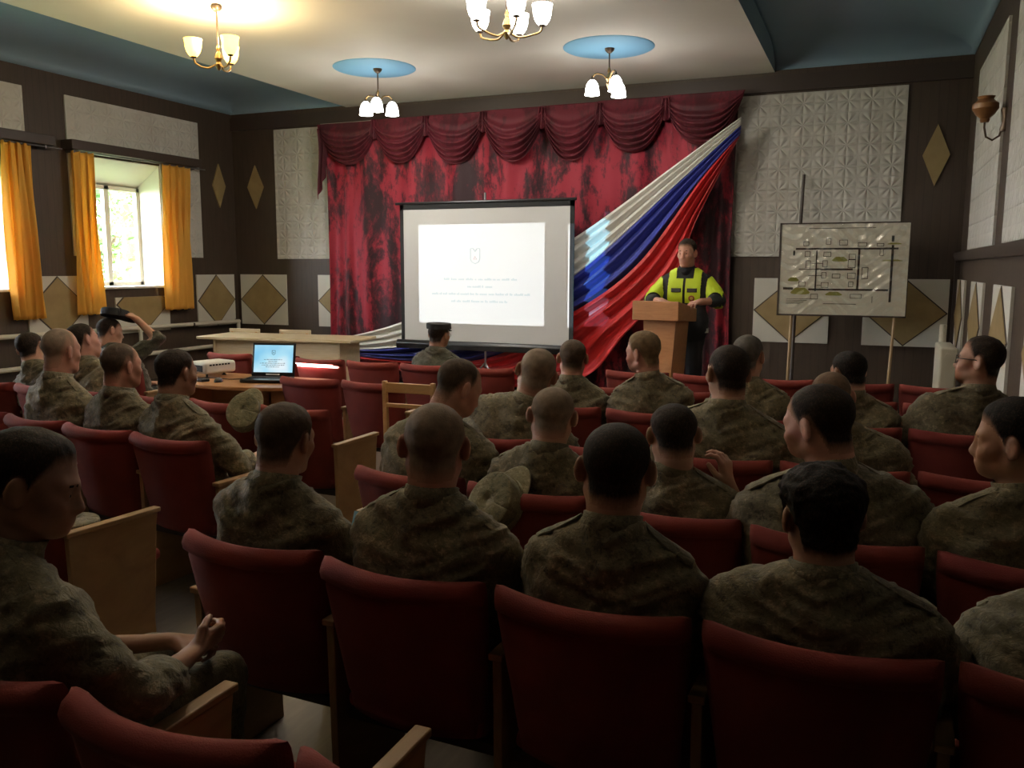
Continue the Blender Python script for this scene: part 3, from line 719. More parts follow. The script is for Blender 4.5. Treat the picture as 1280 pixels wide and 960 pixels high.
# ------------------------------------------------------------------ chandeliers and wall lamp
def shade_prof(upw):
    p = [(.022, 0), (.034, .010), (.050, .035), (.060, .07), (.062, .10), (.068, .13), (.066, .13), (.058, .10), (.056, .07), (.046, .037), (.028, .014)]
    return [(r*1.12, z*1.12 if upw else -z*1.12) for r, z in p]
def chandelier(x, y, zc, upw, label, MS, power, colr, n=3, a0=0, stem_top=ZT-.014, ra=.20, spot=True):
    c = thing('chandelier', label, 'ceiling lamp', (x, y, zc), 0, 'chandeliers on the cream ceiling')
    MB().tube([(0, 0, .06), (0, 0, stem_top-zc)], .007, 8).build('stem', M_BRONZE, c)
    MB().lathe([(0, -.05), (.012, -.045), (.022, -.02), (.03, 0), (.018, .02), (.034, .05), (.026, .08), (.012, .11), (.018, .13), (.008, .16), (0, .17)], 20).build('hub', M_BRASS, c)
    MB().lathe([(0, 0), (.05, 0), (.045, -.02), (.02, -.045), (0, -.05)], 20, c=(0, 0, stem_top-zc)).build('ceiling_rose', M_BRONZE, c)
    for k in range(n):
        t = a0+2*math.pi*k/n; d = Vector((math.cos(t), math.sin(t), 0))
        if upw: pts = [d*.02, d*.08+Vector((0, 0, -.035)), d*.14+Vector((0, 0, -.03)), d*ra*.95+Vector((0, 0, .0)), d*ra+Vector((0, 0, .045))]; e = d*ra+Vector((0, 0, .05))
        else: pts = [d*.02+Vector((0, 0, .05)), d*.07+Vector((0, 0, .10)), d*.13+Vector((0, 0, .11)), d*ra*.97+Vector((0, 0, .085)), d*ra+Vector((0, 0, .05))]; e = d*ra+Vector((0, 0, .045))
        P = []
        for i in range(len(pts)-1):
            for q in range(4): P.append(pts[i].lerp(pts[i+1], q/4))
        P.append(pts[-1]); P = [P[0]]+[(P[i-1]+P[i]*2+P[i+1])/4 for i in range(1, len(P)-1)]+[P[-1]]
        a = MB().tube(P, .008, 8).build('arm', M_BRASS, c)
        MB().lathe([(.0, -.012), (.022, -.008), (.028, .006), (.02, .014), (0, .014)] if upw else [(0, .045), (.006, .04), (.012, .02), (.022, .0), (.02, -.008), (0, -.008)], 16, c=e).build('socket', M_BRONZE, a)
        MB().lathe(shade_prof(upw), 24, c=e).build('lamp_shade', MS, c)
        MB().lathe([(0, 0), (.018, .01), (.026, .045), (.018, .075), (0, .085)] if upw else [(0, 0), (.018, -.01), (.026, -.045), (.018, -.075), (0, -.085)], 12, c=e+Vector((0, 0, .02 if upw else -.02))).build('bulb', MS, c)
        ld = bpy.data.lights.new('bulb_light', 'SPOT' if spot else 'POINT'); ld.energy = power; ld.color = colr; ld.shadow_soft_size = .05
        if spot: ld.spot_size = R(168); ld.spot_blend = .6
        lo = bpy.data.objects.new('bulb_light', ld); COL.objects.link(lo); lo.parent = c; lo.location = e+Vector((0, 0, .17 if upw else -.17)); lo.rotation_euler = (R(180) if upw else 0, 0, 0)
chandelier(-5.27, 6.08, 3.33, True, 'brass chandelier with three glowing yellow shades, near the windows', M_SHADEY, LAMP_WARM, (1, .76, .40), 3, R(100), spot=False)
chandelier(-2.59, 6.08, 3.33, True, 'chandelier with upturned white shades cut off by the top of the photo', M_SHADEW, LAMP_WHITE, (1, .93, .80), 5, R(20), ra=.26)
chandelier(-5.23, 8.60, 3.42, False, 'chandelier with downturned white shades under the left blue rosette', M_SHADEW, LAMP_WHITE*.55, (1, .95, .86), 3, R(-65), ra=.17, spot=False)
chandelier(-2.59, 3.50, 3.33, True, 'added fill-light chandelier with upturned white shades overhead, out of view', M_SHADEW, LAMP_WHITE*.26, (1, .82, .56), 5, R(10), ra=.26, spot=False)  # unseen lamp, added to brighten the foreground in line with the visible ones
chandelier(-2.59, .95, 3.33, True, 'added dim fill-light chandelier with upturned white shades near the camera, out of view', M_SHADEDIM, LAMP_WHITE*.05, (1, .82, .56), 5, R(30), ra=.26, spot=False)  # second added lamp out of view, lifts the backs of the nearest row
chandelier(-2.58, 8.70, 3.46, False, 'chandelier with downturned white shades under the right blue rosette', M_SHADEW, LAMP_WHITE*.24, (1, .95, .86), 3, R(-50), ra=.17, spot=False)
ws = thing('wall_lamp', 'unlit brown wall lamp on a curved arm, right wall', 'wall lamp', (XR, 7.58, 2.73)); ws.scale = (.72, .72, .72)
MB().lathe([(0, -.12), (.05, -.12), (.055, -.1), (.03, 0), (.055, .1), (.05, .12), (0, .12)], 16, T=Matrix.Rotation(0, 4, 'X'), c=(0, 0, 0)).build('back_plate', M_BRONZE, ws)
MB().tube([(-.02, 0, -.03), (-.05, 0, -.16), (-.11, .03, -.20), (-.17, .05, -.16), (-.19, .06, -.06), (-.19, .06, .0)], .011, 8).build('arm', M_BRONZE, ws)
M_WL = mat('amber_glass', (.26, .12, .045), .3)
MB().lathe([(.04, -.03), (.05, .0), (.045, .01), (.09, .05), (.128, .11), (.125, .16), (.085, .195), (.075, .21), (.088, .235), (.080, .235), (.068, .21), (.11, .16), (.115, .11), (.05, .03)], 28, c=(-.19, .06, .02)).build('lamp_shade', M_WL, ws)

# ------------------------------------------------------------------ velvet backdrop, swags and flag
def bd(u, v):
    x = -7.13+5.60*u; z = 3.52+(.05-3.52)*v+.06*u*(1-v)
    e = smooth1(.16, 0, u)+smooth1(.88, 1, u)
    ph = x*2*math.pi
    y = YB-.16-.05*math.sin(ph*1.35)*.5-.035*e*math.sin(ph*6+1.5*math.sin(v*2))*(.4+.6*v)-.02*math.sin(ph*2.9+v)-.015*math.sin(ph*.6+4*v)
    return (x+.03*e*math.sin(v*3)*(1 if u < .5 else -1), y, z)
def smooth1(a, b, x):
    t = min(1, max(0, (x-a)/(b-a))); return t*t*(3-2*t)
bk = thing('velvet_curtain', 'crushed crimson velvet backdrop curtain across the back wall', 'curtain', (0, 0, 0))
MB().grid(bd, 420, 60).build('backdrop', M_VELVET, bk, solid=.006)
MB().box((-7.2, YB-.20, 3.54), (-1.5, YB-.03, 3.58)).build('batten', mat('pale_batten', (.45, .42, .36), .7), bk)
sw = thing('swag_valance', 'dark red velvet valance of seven draped swags above the backdrop', 'valance')
edges = [-7.15, -6.30, -5.49, -4.68, -3.88, -3.12, -2.33, -1.52]; deep = [.52, .56, .60, .62, .62, .60, .58]
edges = [-7.15, -6.28, -5.46, -4.62, -3.76, -2.86, -2.02, -1.52]
edges = [-7.17, -6.28, -5.51, -4.68, -3.88, -3.13, -2.34, -1.50]; deep = [.54, .56, .61, .63, .66, .60, .56]
for i in range(7):
    a, b = edges[i]-.05, edges[i+1]+.05; zt = 3.565+.04*(i/6); dp = deep[i]; rs = random.Random(i); ph0 = rs.random()*6
    def fn(u, v, a=a, b=b, zt=zt, dp=dp, ph0=ph0):
        s = 1-abs(2*u-1)**2.3
        sag = dp*s*(v**.8); top = .02*s
        fold = math.sin((v**1.5)*2*math.pi*6.0+ph0+.7*math.sin(u*7+ph0))
        q = .5+(u-.5)*(1-.07*v*(1-.6*s)); x = a+(b-a)*q
        amp = .034*min(1, 1.6*v)*(.30+.70*s)
        return (x, YB-.25-.10*math.sin(math.pi*min(1, v*1.05))*s-amp*fold-(i % 2)*.012, zt-top*v-sag-.10*(1-s)*v)
    MB().grid(fn, 48, 110).build('swag', M_VELSW, sw, solid=.006)
MB().grid(lambda u, v: (-7.20+.13*u+.02*math.sin(v*5), YB-.27-.03*math.sin(u*12), 3.5-.95*v*(1-.35*u)), 16, 20).build('tail', M_VELSW, sw, solid=.006)
for x in edges[1:-1]:
    MB().grid(lambda u, v, x=x: (x-.04-.03*v+(.08+.06*v)*u, YB-.29-.02*math.sin(u*14+v), 3.57-.20*v-.06*v*math.sin(u*3.1)), 14, 8).build('knot', M_VELSW, sw, solid=.006)
# tricolour cloth: gathered at the top right and the bottom left
fl = thing('tricolour_drape', 'white, blue and red cloth fanned across the velvet from top right to bottom left', 'flag')
T0 = [(-1.46, 3.29), (-2.1, 2.84), (-3.38, 1.97), (-4.6, 1.36), (-5.86, .87), (-6.85, .62)]
T1 = [(-1.46, 3.20), (-2.1, 2.62), (-3.28, 1.58), (-4.5, .86), (-5.86, .55), (-6.85, .47)]
T2 = [(-1.47, 3.09), (-1.88, 2.60), (-2.58, 1.66), (-3.37, 1.08), (-4.7, .42), (-6.85, .40)]
T3 = [(-1.52, 3.00), (-1.93, 2.10), (-2.12, 1.50), (-2.70, .84), (-3.4, .20), (-5.2, .06)]
def spl(T, t):
    n = len(T)-1; x = t*n; i = min(int(x), n-1); f = x-i
    p = [T[max(0, min(n, i+k))] for k in (-1, 0, 1, 2)]
    return [.5*((2*p[1][c])+(-p[0][c]+p[2][c])*f+(2*p[0][c]-5*p[1][c]+4*p[2][c]-p[3][c])*f*f+(-p[0][c]+3*p[1][c]-3*p[2][c]+p[3][c])*f**3) for c in (0, 1)]
for nm, A, B, M, nf in (('white_stripe', T0, T1, M_FW, 3.2), ('blue_stripe', T1, T2, M_FB, 2.6), ('red_stripe', T2, T3, M_FR, 3.2)):
    def fn(u, v, A=A, B=B, nf=nf):
        a, b = spl(A, u), spl(B, u); w = math.hypot(a[0]-b[0], a[1]-b[1])
        am = min(.050, .012+.07*w); x = a[0]+(b[0]-a[0])*v; z = a[1]+(b[1]-a[1])*v
        y = YB-.36-.10*math.sin(math.pi*u)**.6-am*math.sin(v*nf*2*math.pi+.5*math.sin(u*4))-.22*am*math.sin(v*nf*5.1*math.pi+2+u*1.5)
        return (x, y, max(.02, z))
    MB().grid(fn, 130, 70).build(nm, M, fl, solid=.004)

# ------------------------------------------------------------------ projection screen and slide
SY = 9.80; sx0, sx1, sz0, sz1 = -5.665, -3.30, .64, 2.42
ps = thing('projection_screen', 'white portable projection screen with black border showing a slide', 'screen', (0, 0, 0))
M_SCR = mat('screen_fabric', (.56, .555, .54), .8)
MB().box((sx0+.045, SY, sz0+.03), (sx1-.05, SY+.004, sz1-.075)).build('screen_fabric', M_SCR, ps)
bo = MB(); bo.box((sx0, SY-.003, sz0), (sx0+.05, SY+.006, sz1)); bo.box((sx1-.055, SY-.003, sz0), (sx1, SY+.006, sz1)); bo.box((sx0, SY-.003, sz1-.08), (sx1, SY+.006, sz1)); bo.box((sx0, SY-.003, sz0), (sx1, SY+.006, sz0+.035)); bo.build('border', M_BLK2, ps)
MB().tube([(sx0-.06, SY, sz1), (sx1+.02, SY, sz1)], .018, 10).build('top_bar', M_BLACK, ps)
MB().prism([(SY-.05, sz0-.07), (SY+.05, sz0-.07), (SY+.06, sz0), (SY+.03, sz0+.04), (SY-.03, sz0+.04), (SY-.06, sz0)], 0, sx0-.06, sx1+.05).build('case', M_BLACK, ps, bevel=.01)
xc = (sx0+sx1)/2; MB().tube([(xc, SY+.05, .35), (xc, SY+.05, sz1+.11)], .014, 10).build('pole', M_GREY, ps)
for k in range(3):
    a = R(90+120*k); MB().tube([(xc, SY+.05, .42), (xc+math.cos(a)*.2, SY+.05-abs(math.sin(a))*.0+math.sin(a)*.2*(1 if k == 0 else 1), .2), (xc+math.cos(a)*.42, SY+.05+math.sin(a)*.30, .012)], .011, 8).build('leg', M_GREY, ps)
# the slide carries a shield emblem and lines of small grey-blue lettering
PX0, PX1, PZ0, PZ1 = -5.40, -3.675, .905, 2.15
M_INK = mat('slide_ink', (.40, .46, .47), .8); M_INKR = mat('slide_ink_red', (.52, .36, .35), .8)
def word_lines(rows, x0, x1, z, h, gap, y0, y1, rng, plane=None):
    mb = MB(); zz = z
    for frac in rows:
        x = (x0+x1)/2-(x1-x0)*frac/2; e = (x0+x1)/2+(x1-x0)*frac/2
        while x < e-.01:
            w = min(rng.uniform(.6, 2.6)*h*1.6, e-x)
            k = x
            while k < x+w-h*.3: mb.box((k, y0, zz), (min(k+h*.5, x+w), y1, zz+h*rng.choice((.62, .7, 1)))); k += h*.72
            x += w+h*.7
        zz -= gap
    return mb
rng = random.Random(5)
word_lines([.58, .20, .78, .46], PX0, PX1, 1.455, .028, .092, SY-.0025, SY, rng).build('slide_lettering', M_INK, ps, smooth=False)
e = MB(); cx, cz = -4.60, 1.76
for pts in ([(-.065, .085), (-.065, -.04), (-.05, -.075), (0, -.10), (.05, -.075), (.065, -.04), (.065, .085)],):
    e.tube([(cx+a, SY-.001, cz+b) for a, b in pts], .0045, 6)
e.tube([(cx-.025, SY-.001, cz+.085), (cx, SY-.001, cz+.05), (cx+.025, SY-.001, cz+.085)], .006, 6); e.tube([(cx-.065, SY-.001, cz+.085), (cx-.03, SY-.001, cz+.092)], .0045, 6); e.tube([(cx+.03, SY-.001, cz+.092), (cx+.065, SY-.001, cz+.085)], .0045, 6)
e.build('slide_emblem', M_INK, ps)
MB().tube([(cx-.022, SY-.001, cz-.045), (cx, SY-.001, cz-.01), (cx+.022, SY-.001, cz-.045), (cx-.022, SY-.001, cz-.045)], .004, 6).build('slide_triangle', M_INKR, ps)

# ------------------------------------------------------------------ projector table
tb = thing('projector_table', 'brown table with a rounded front edge carrying the projector and laptop', 'table', (-4.50, 5.36, 0))
def tab_poly(k=1.0):
    p = [(-.62, .32), (-.66, -.02)]
    for i in range(13):
        u = i/12; p.append((-.62+1.24*u, -.10-.27*math.sin(math.pi*(.12+.76*u))))
    return [(a*k, b*k) for a, b in p+[(.66, -.05), (.62, .32)]]
MB().prism(tab_poly(), 2, .705, .735).build('tabletop', M_TABLE, tb, bevel=.006)
MB().box((.36, -.20, 0), (.39, .28, .705)).build('side_panel', M_TABLE, tb); MB().box((-.58, -.12, 0), (-.55, .28, .705)).build('side_panel', M_TABLE, tb)
MB().box((-.55, .22, .25), (.36, .24, .705)).build('modesty_panel', M_TABLE, tb); MB().box((.36, -.20, .30), (.62, .22, .70)).build('cabinet', M_TABLE, tb, bevel=.004)
PJ = Vector((-4.93, 5.46, .735))
pj = thing('projector', 'white projector with a glowing lens on the table left of the laptop', 'projector', PJ, R(-14))
MB().box((-.115, -.14, .03), (.115, .15, .125)).build('body', M_WHITE, pj, bevel=.022, seg=3)
v = MB(); [v.box((.1145, -.10+.028*i, .095), (.1165, -.08+.028*i, .108)) for i in range(7)]; v.build('vent', M_BLK2, pj)
v = MB(); v.box((-.08, -.143, .05), (.08, -.139, .10)); v.build('socket_panel', M_BLK2, pj)
for x, y in ((-.09, -.11), (.09, -.11), (0, .11)): MB().lathe([(.018, 0), (.018, .006), (.008, .01), (.008, .04)], 12, c=(x, y, 0)).build('foot', M_BLACK, pj)
MB().lathe([(.040, 0), (.040, .02), (.034, .022), (.032, .006), (0, .006)], 24, T=Matrix.Translation((.04, .148, .078)) @ Matrix.Rotation(R(-90), 4, 'X')).build('lens_ring', M_GREY, pj)
MB().lathe([(.031, 0), (.02, .006), (0, .008)], 24, T=Matrix.Translation((.04, .155, .078)) @ Matrix.Rotation(R(-90), 4, 'X')).build('lens', emit('lens_glow', (.75, .65, 1), 6), pj)
# the beam: a point source at the lens, masked to the slide, the side stripe and stray slivers
LL = PJ+Vector((.04*math.cos(R(14))+.19*math.sin(R(14)), .19*math.cos(R(14))-.04*math.sin(R(14)), .085))
ld = bpy.data.lights.new('projector_beam', 'POINT'); ld.energy = PROJECTOR_POWER; ld.shadow_soft_size = .001; ld.use_nodes = True
lo = bpy.data.objects.new('projector_beam', ld); COL.objects.link(lo); lo.location = LL
nt = ld.node_tree; t = NT(ld); em = [n for n in nt.nodes if n.type == 'EMISSION'][0]
tc = t.n('TexCoord'); sp = t.n('SeparateXYZ'); t.l(tc.outputs['Normal'], sp.inputs[0])
BEAM_SIGN = 1.0
yy = t.math('MAXIMUM', t.math('MULTIPLY', sp.outputs[1], BEAM_SIGN), 1e-4); U = t.math('DIVIDE', t.math('MULTIPLY', sp.outputs[0], BEAM_SIGN), yy); Wd = t.math('DIVIDE', t.math('MULTIPLY', sp.outputs[2], BEAM_SIGN), yy)
dy = SY-LL.y
def rect(x0, x1, z0, z1, plane=None):
    d_ = (plane or SY)-LL.y
    a, b, c, d = (x0-LL.x)/d_, (x1-LL.x)/d_, (z0-LL.z)/d_, (z1-LL.z)/d_
    q = [t.math('GREATER_THAN', U, a), t.math('LESS_THAN', U, b), t.math('GREATER_THAN', Wd, c), t.math('LESS_THAN', Wd, d)]
    return t.math('MULTIPLY', t.math('MULTIPLY', q[0], q[1]), t.math('MULTIPLY', q[2], q[3]))
fwd = t.math('GREATER_THAN', t.math('MULTIPLY', sp.outputs[1], BEAM_SIGN), .05)
slide = rect(PX0, PX1, PZ0, PZ1); st1 = rect(-3.375, -3.315, .90, 2.13); st2 = rect(-3.315, -3.07, .90, 2.13); chair_s = rect(-4.655, -4.215, .745, .775, 6.24); blob = rect(-5.30, -5.20, .44, .58, 10.0)
tot = t.math('ADD', t.math('MULTIPLY', slide, 1), t.math('ADD', t.math('MULTIPLY', st1, 1.3), t.math('ADD', t.math('MULTIPLY', st2, 1.6), t.math('ADD', t.math('MULTIPLY', chair_s, 6.0), t.math('MULTIPLY', blob, 1.5)))))
em.inputs['Strength'].default_value = 1; t.l(t.math('MULTIPLY', t.math('MULTIPLY', tot, fwd), 1.0), em.inputs['Strength'])
cx_ = t.n('CombineXYZ'); mixc = t.mix(t.math('ADD', st2, blob, None, True), (.88, .95, 1.0), (.30, .72, 1.0)); t.l(mixc, em.inputs['Color'])

lp = thing('laptop', 'open black laptop with a light blue slide on its screen, on the brown table', 'laptop', (-4.30, 5.36, .735), R(17))
MB().box((-.175, -.12, .004), (.175, .12, .026)).build('base', M_BLACK, lp, bevel=.006)
k = MB(); [k.box((-.155+.0208*i, -.03+.022*j, .026), (-.155+.0208*i+.017, -.03+.022*j+.017, .029)) for i in range(15) for j in range(5)]; k.build('keyboard', M_BLK2, lp)
MB().box((-.045, -.105, .0262), (.045, -.05, .027)).build('touchpad', M_GREY, lp)
LT = Matrix.Translation((0, .118, .026)) @ Matrix.Rotation(R(-13), 4, 'X')
lid = MB().box((-.175, -.006, 0), (.175, .008, .265), LT).build('lid', M_BLACK, lp, bevel=.005)
M_LS = mat('laptop_picture', (.1, .1, .1), .3); t2 = NT(M_LS); n_ = t2.noise(t2.coord((1, 1, 1)), 5, 2, .4); c_ = t2.ramp(n_, [(.32, (.22, .60, .86)), (.5, (.42, .78, .95)), (.66, (.80, .93, 1))])
t2.l(c_, t2.b.inputs['Emission Color']); t2.b.inputs['Emission Strength'].default_value = .85
MB().box((-.158, -.0085, .030), (.158, -.0062, .246), LT).build('display', M_LS, lid)
M_LI = mat('display_ink', (.03, .08, .14), .5)
tl = word_lines([.50, .26, .72, .62, .40], -.15, .15, .128, .006, .0145, -.0095, -.0085, rng); tl.v = [tuple(LT @ Vector(q)) for q in tl.v]; tl.build('slide_lettering', M_LI, lid, smooth=False)
e = MB(); e.tube([LT @ Vector((a, -.009, .187+b)) for a, b in [(-.013, .016), (-.013, -.01), (0, -.02), (.013, -.01), (.013, .016), (-.013, .016)]], .002, 6); e.tube([LT @ Vector((a, -.009, .187+b)) for a, b in [(-.005, -.006), (0, .004), (.005, -.006)]], .002, 6); e.build('slide_emblem', M_LI, lid)
MB().box((-.055, -.0088, .008), (.055, -.0065, .020), LT).build('sticker', M_WHITE, lid)
ms = thing('computer_mouse', 'small black computer mouse between the projector and laptop', 'mouse', (-4.62, 5.18, .735), R(20))
MB().lathe([(0, .034), (.012, .033), (.024, .026), (.030, .014), (.031, .002), (.029, 0), (0, 0)], 24, T=Matrix.Diagonal((1, 1.6, 1, 1))).build('shell', M_BLACK, ms); MB().box((-.003, .018, .024), (.003, .034, .036)).build('wheel', M_GREY, ms, bevel=.001)
rm = thing('remote_control', 'flat black remote control lying in front of the projector', 'remote', (-4.80, 5.17, .735), R(75))
MB().box((-.035, -.09, 0), (.035, .09, .022)).build('case', M_BLACK, rm, bevel=.006); b_ = MB(); [b_.box((-.024+.018*i, -.06+.022*j, .022), (-.014+.018*i, -.05+.022*j, .025)) for i in range(3) for j in range(6)]; b_.build('buttons', M_GREY, rm)
tag(MB().tube([(-5.02, 5.30, .75), (-4.98, 5.20, .742), (-4.9, 5.25, .742), (-4.78, 5.33, .742), (-4.62, 5.30, .742), (-4.48, 5.36, .745)], .004, 6).build('cable', M_BLACK), 'thin black cable running from the projector to the laptop', 'cable')

# ------------------------------------------------------------------ presidium table with two chairs behind it
pt = thing('presidium_table', 'long pale wooden table in front of the left corner', 'table', (-6.80, 8.86, 0), R(6.5))
MB().box((-1.05, -.36, .715), (1.08, .36, .75)).build('tabletop', M_PALEW, pt, bevel=.006)
MB().box((-.86, -.24, .02), (.86, -.215, .715)).build('front_panel', M_PALEW, pt)
for x in (-.88, .86): MB().box((x, -.26, 0), (x+.025, .28, .715)).build('side_panel', M_PALEW, pt)
for (x, lab) in ((-7.78, 'plain wooden chair behind the pale table, nearer the windows'), (-7.02, 'plain wooden chair behind the pale table, nearer the velvet curtain')):
    c = thing('wooden_chair', lab, 'chair', (x, 9.30+.11*(x+7.4), 0), R(186), 'chairs behind the long pale table')
    MB().box((-.21, -.0, .43), (.21, .40, .455)).build('seat', M_CHAIRW, c, bevel=.006); MB().box((-.235, -.02, .62), (.235, .0, .79)).build('backrest', M_PALEW, c, bevel=.006)
    for sx_ in (-.2, .17):
        MB().box((sx_, -.02, 0), (sx_+.03, .01, .75)).build('leg', M_CHAIRW, c); MB().box((sx_, .36, 0), (sx_+.03, .39, .43)).build('leg', M_CHAIRW, c)
# slatted wooden chair in the aisle
wc = thing('wooden_chair', 'light wooden chair with a slatted back and dark seat pad standing in the aisle', 'chair', (-2.50, 4.40, 0), R(2)); wc.scale = (.86, .95, .985)
for s in (-1, 1):
    MB().prism([(-.02, .96), (.012, .96), (.03, .45), (.01, 0), (-.025, 0), (-.005, .45)], 0, s*.185-.015, s*.185+.015).build('leg', M_CHAIRW, wc, bevel=.004); MB().box((s*.185-.015, .37, 0), (s*.185+.015, .40, .43)).build('leg', M_CHAIRW, wc, bevel=.004)
    MB().box((s*.185-.011, .01, .18), (s*.185+.011, .38, .205)).build('stretcher', M_CHAIRW, wc); MB().box((s*.185-.011, .01, .38), (s*.185+.011, .38, .43)).build('rail', M_CHAIRW, wc)
for z0, z1 in ((.89, .95), (.80, .825)): MB().box((-.175, -.013, z0), (.175, .007, z1)).build('back_slat', M_CHAIRW, wc, bevel=.004)
MB().box((-.17, .005, .22), (.17, .025, .25)).build('stretcher', M_CHAIRW, wc); MB().box((-.17, .0, .34), (.17, .02, .40)).build('rail', M_CHAIRW, wc)
MB().box((-.20, .0, .43), (.20, .41, .475)).build('seat', mat('dark_vinyl', (.045, .055, .045), .4), wc, bevel=.015, seg=3)

# ------------------------------------------------------------------ lectern and map board
lc = thing('lectern', 'brown wooden lectern in front of the uniformed speaker', 'lectern', (-1.74, 7.74, 0), R(-12))
MB().prism([(-.19, 1.15), (.22, 1.13), (.22, 1.25), (-.19, 1.325)], 0, -.225, .225).build('top_box', M_LECT, lc, bevel=.006)
MB().prism([(-.145, 1.15), (.17, 1.15), (.10, .05), (-.10, .05)], 1, -.12, -.09).build('front_panel', M_LECT, lc)
for s in (-1, 1):
    m_ = MB(); x1, x0 = (.17, .10) if s > 0 else (-.145, -.10); w_ = -.025*s
    m_.add([(x1, -.09, 1.14), (x1, .17, 1.14), (x1+w_, .17, 1.14), (x1+w_, -.09, 1.14), (x0, -.09, .05), (x0, .17, .05), (x0+w_, .17, .05), (x0+w_, -.09, .05)], [(0, 1, 2, 3), (4, 5, 6, 7), (0, 1, 5, 4), (1, 2, 6, 5), (2, 3, 7, 6), (3, 0, 4, 7)]); m_.dirty = True; m_.build('side_panel', M_LECT, lc)
MB().box((-.20, -.18, 0), (.20, .22, .05)).build('base', M_LECT, lc, bevel=.006)
brd = thing('map_board', 'white plan board under shiny film showing roads and buildings, on two thin legs', 'board', (-.31, 9.86, 0), R(0))
BW, BZ0, BZ1 = .635, 1.12, 2.085
M_PAPER = mat('plan_paper', (.80, .76, .65), .5); M_ROAD = mat('plan_black', (.035, .03, .027), .6); M_PLG = mat('plan_green', (.36, .36, .08), .6)
MB().box((-BW, 0, BZ0), (BW, .02, BZ1)).build('panel', M_PAPER, brd)
f_ = MB(); f_.box((-BW-.02, -.006, BZ0-.015), (-BW, .028, BZ1+.015)); f_.box((-BW-.02, -.006, BZ0-.018), (BW, .028, BZ0)); f_.box((-BW-.02, -.006, BZ1), (BW, .028, BZ1+.014)); f_.box((BW, .0, BZ0-.018), (BW+.008, .028, BZ1+.014)); f_.build('frame', M_TRIMW, brd)
def bx_(mb, u0, u1, v0, v1): # in drawing units 0..1 from the left and from the top
    mb.box((-BW+2*BW*u0, -.003, BZ1-(BZ1-BZ0)*v1), (-BW+2*BW*u1, .0, BZ1-(BZ1-BZ0)*v0))
rd_ = MB()
for q in ((.12, .92, .262, .282), (.285, .297, .29, .74), (.615, .632, .28, .72), (.285, .58, .487, .507), (.15, .285, .492, .500), (.235, .86, .71, .73), (.03, .11, .70, .725), (.865, .885, .135, .20), (.868, .886, .235, .85), (.10, .115, .29, .345)): bx_(rd_, *q)
rd_.build('roads', M_ROAD, brd, smooth=False)
bl_ = MB()
def outline(u0, u1, v0, v1, w=.004):
    for q in ((u0, u1, v0, v0+w*1.4), (u0, u1, v1-w*1.4, v1), (u0, u0+w, v0, v1), (u1-w, u1, v0, v1)): bx_(bl_, *q)
for q in ((.36, .40, .16, .225), (.465, .53, .175, .235), (.61, .68, .205, .25), (.755, .81, .215, .25), (.78, .81, .27, .35), (.195, .24, .30, .36), (.345, .405, .305, .36), (.205, .245, .40, .485), (.34, .38, .40, .475), (.54, .60, .39, .48), (.545, .60, .33, .39), (.335, .375, .53, .595), (.42, .485, .545, .595), (.54, .605, .535, .60), (.65, .70, .475, .60), (.335, .395, .64, .70), (.155, .21, .635, .69), (.55, .59, .63, .69), (.255, .315, .77, .83), (.57, .66, .765, .815), (.18, .225, .19, .24)): outline(*q)
for q in ((.25, .34, .43, .436), (.23, .335, .565, .571), (.30, .335, .67, .675), (.74, .744, .79, .86)): bx_(bl_, *q)
for i in range(4): bx_(bl_, .06, .06+.2*(1-.15*i), .825+.018*i, .829+.018*i)
for a, b in ((.38, .61), (.36, .40), (.58, .62)): bx_(bl_, a, b, .875, .881)
bx_(bl_, .22, .74, .045, .051); bl_.build('building_outlines', M_ROAD, brd, smooth=False)
gr = MB()
for u, v, a, b in ((.475, .385, .055, .035), (.17, .74, .07, .05), (.11, .61, .04, .03), (.44, .765, .06, .028), (.88, .40, .07, .012), (.89, .22, .05, .012)):
    gr.prism([(-BW+2*BW*(u+a*(1+.25*math.sin(3*q))*math.cos(q)), BZ1-(BZ1-BZ0)*(v+b*(1+.25*math.cos(2*q))*math.sin(q))) for q in [k*math.pi/10 for k in range(20)]], 1, -.0015, 0)
gr.build('green_areas', M_PLG, brd, smooth=False)
M_FILM = glass_mat('plastic_film', (.97, .97, .95), .22, .14)
def film(u, v):
    x = -BW+2*BW*u; z = BZ0+(BZ1-BZ0)*v; p = np.array([[x, 0, z]])
    d = math.hypot(x+BW, z-BZ1); e_ = math.hypot(x-BW, z-BZ1)
    return (x, -.010-.005*math.sin((x*1.0+z)*34+4*math.sin(x*5))*math.exp(-d*1.1)-.005*math.sin((x-z)*38+3*math.sin(z*6))*math.exp(-e_*1.3)-.0025*math.sin(z*60+6*math.sin(x*9)), z)
MB().grid(film, 110, 80).build('plastic_film', M_FILM, brd)
for x, xb in ((-.50, -.515), (.535, .50)): MB().tube([(x, .04, BZ1-.2), (x, .03, BZ0), (xb, .0, 0)], .018, 6).build('leg', M_PALEW if False else wood('leg_wood', (.34, .22, .10), (.42, .28, .14), (8, 8, 1)), brd)
st = tag(MB().tube([(-.80, 10.05, 0), (-.80, 10.2, 1.3), (-.786, 10.40, 2.66)], [.02, .02, .017], 8).build('wooden_pole', M_TRIMW), 'thin dark pole leaning on the white wall panel behind the plan board', 'pole')

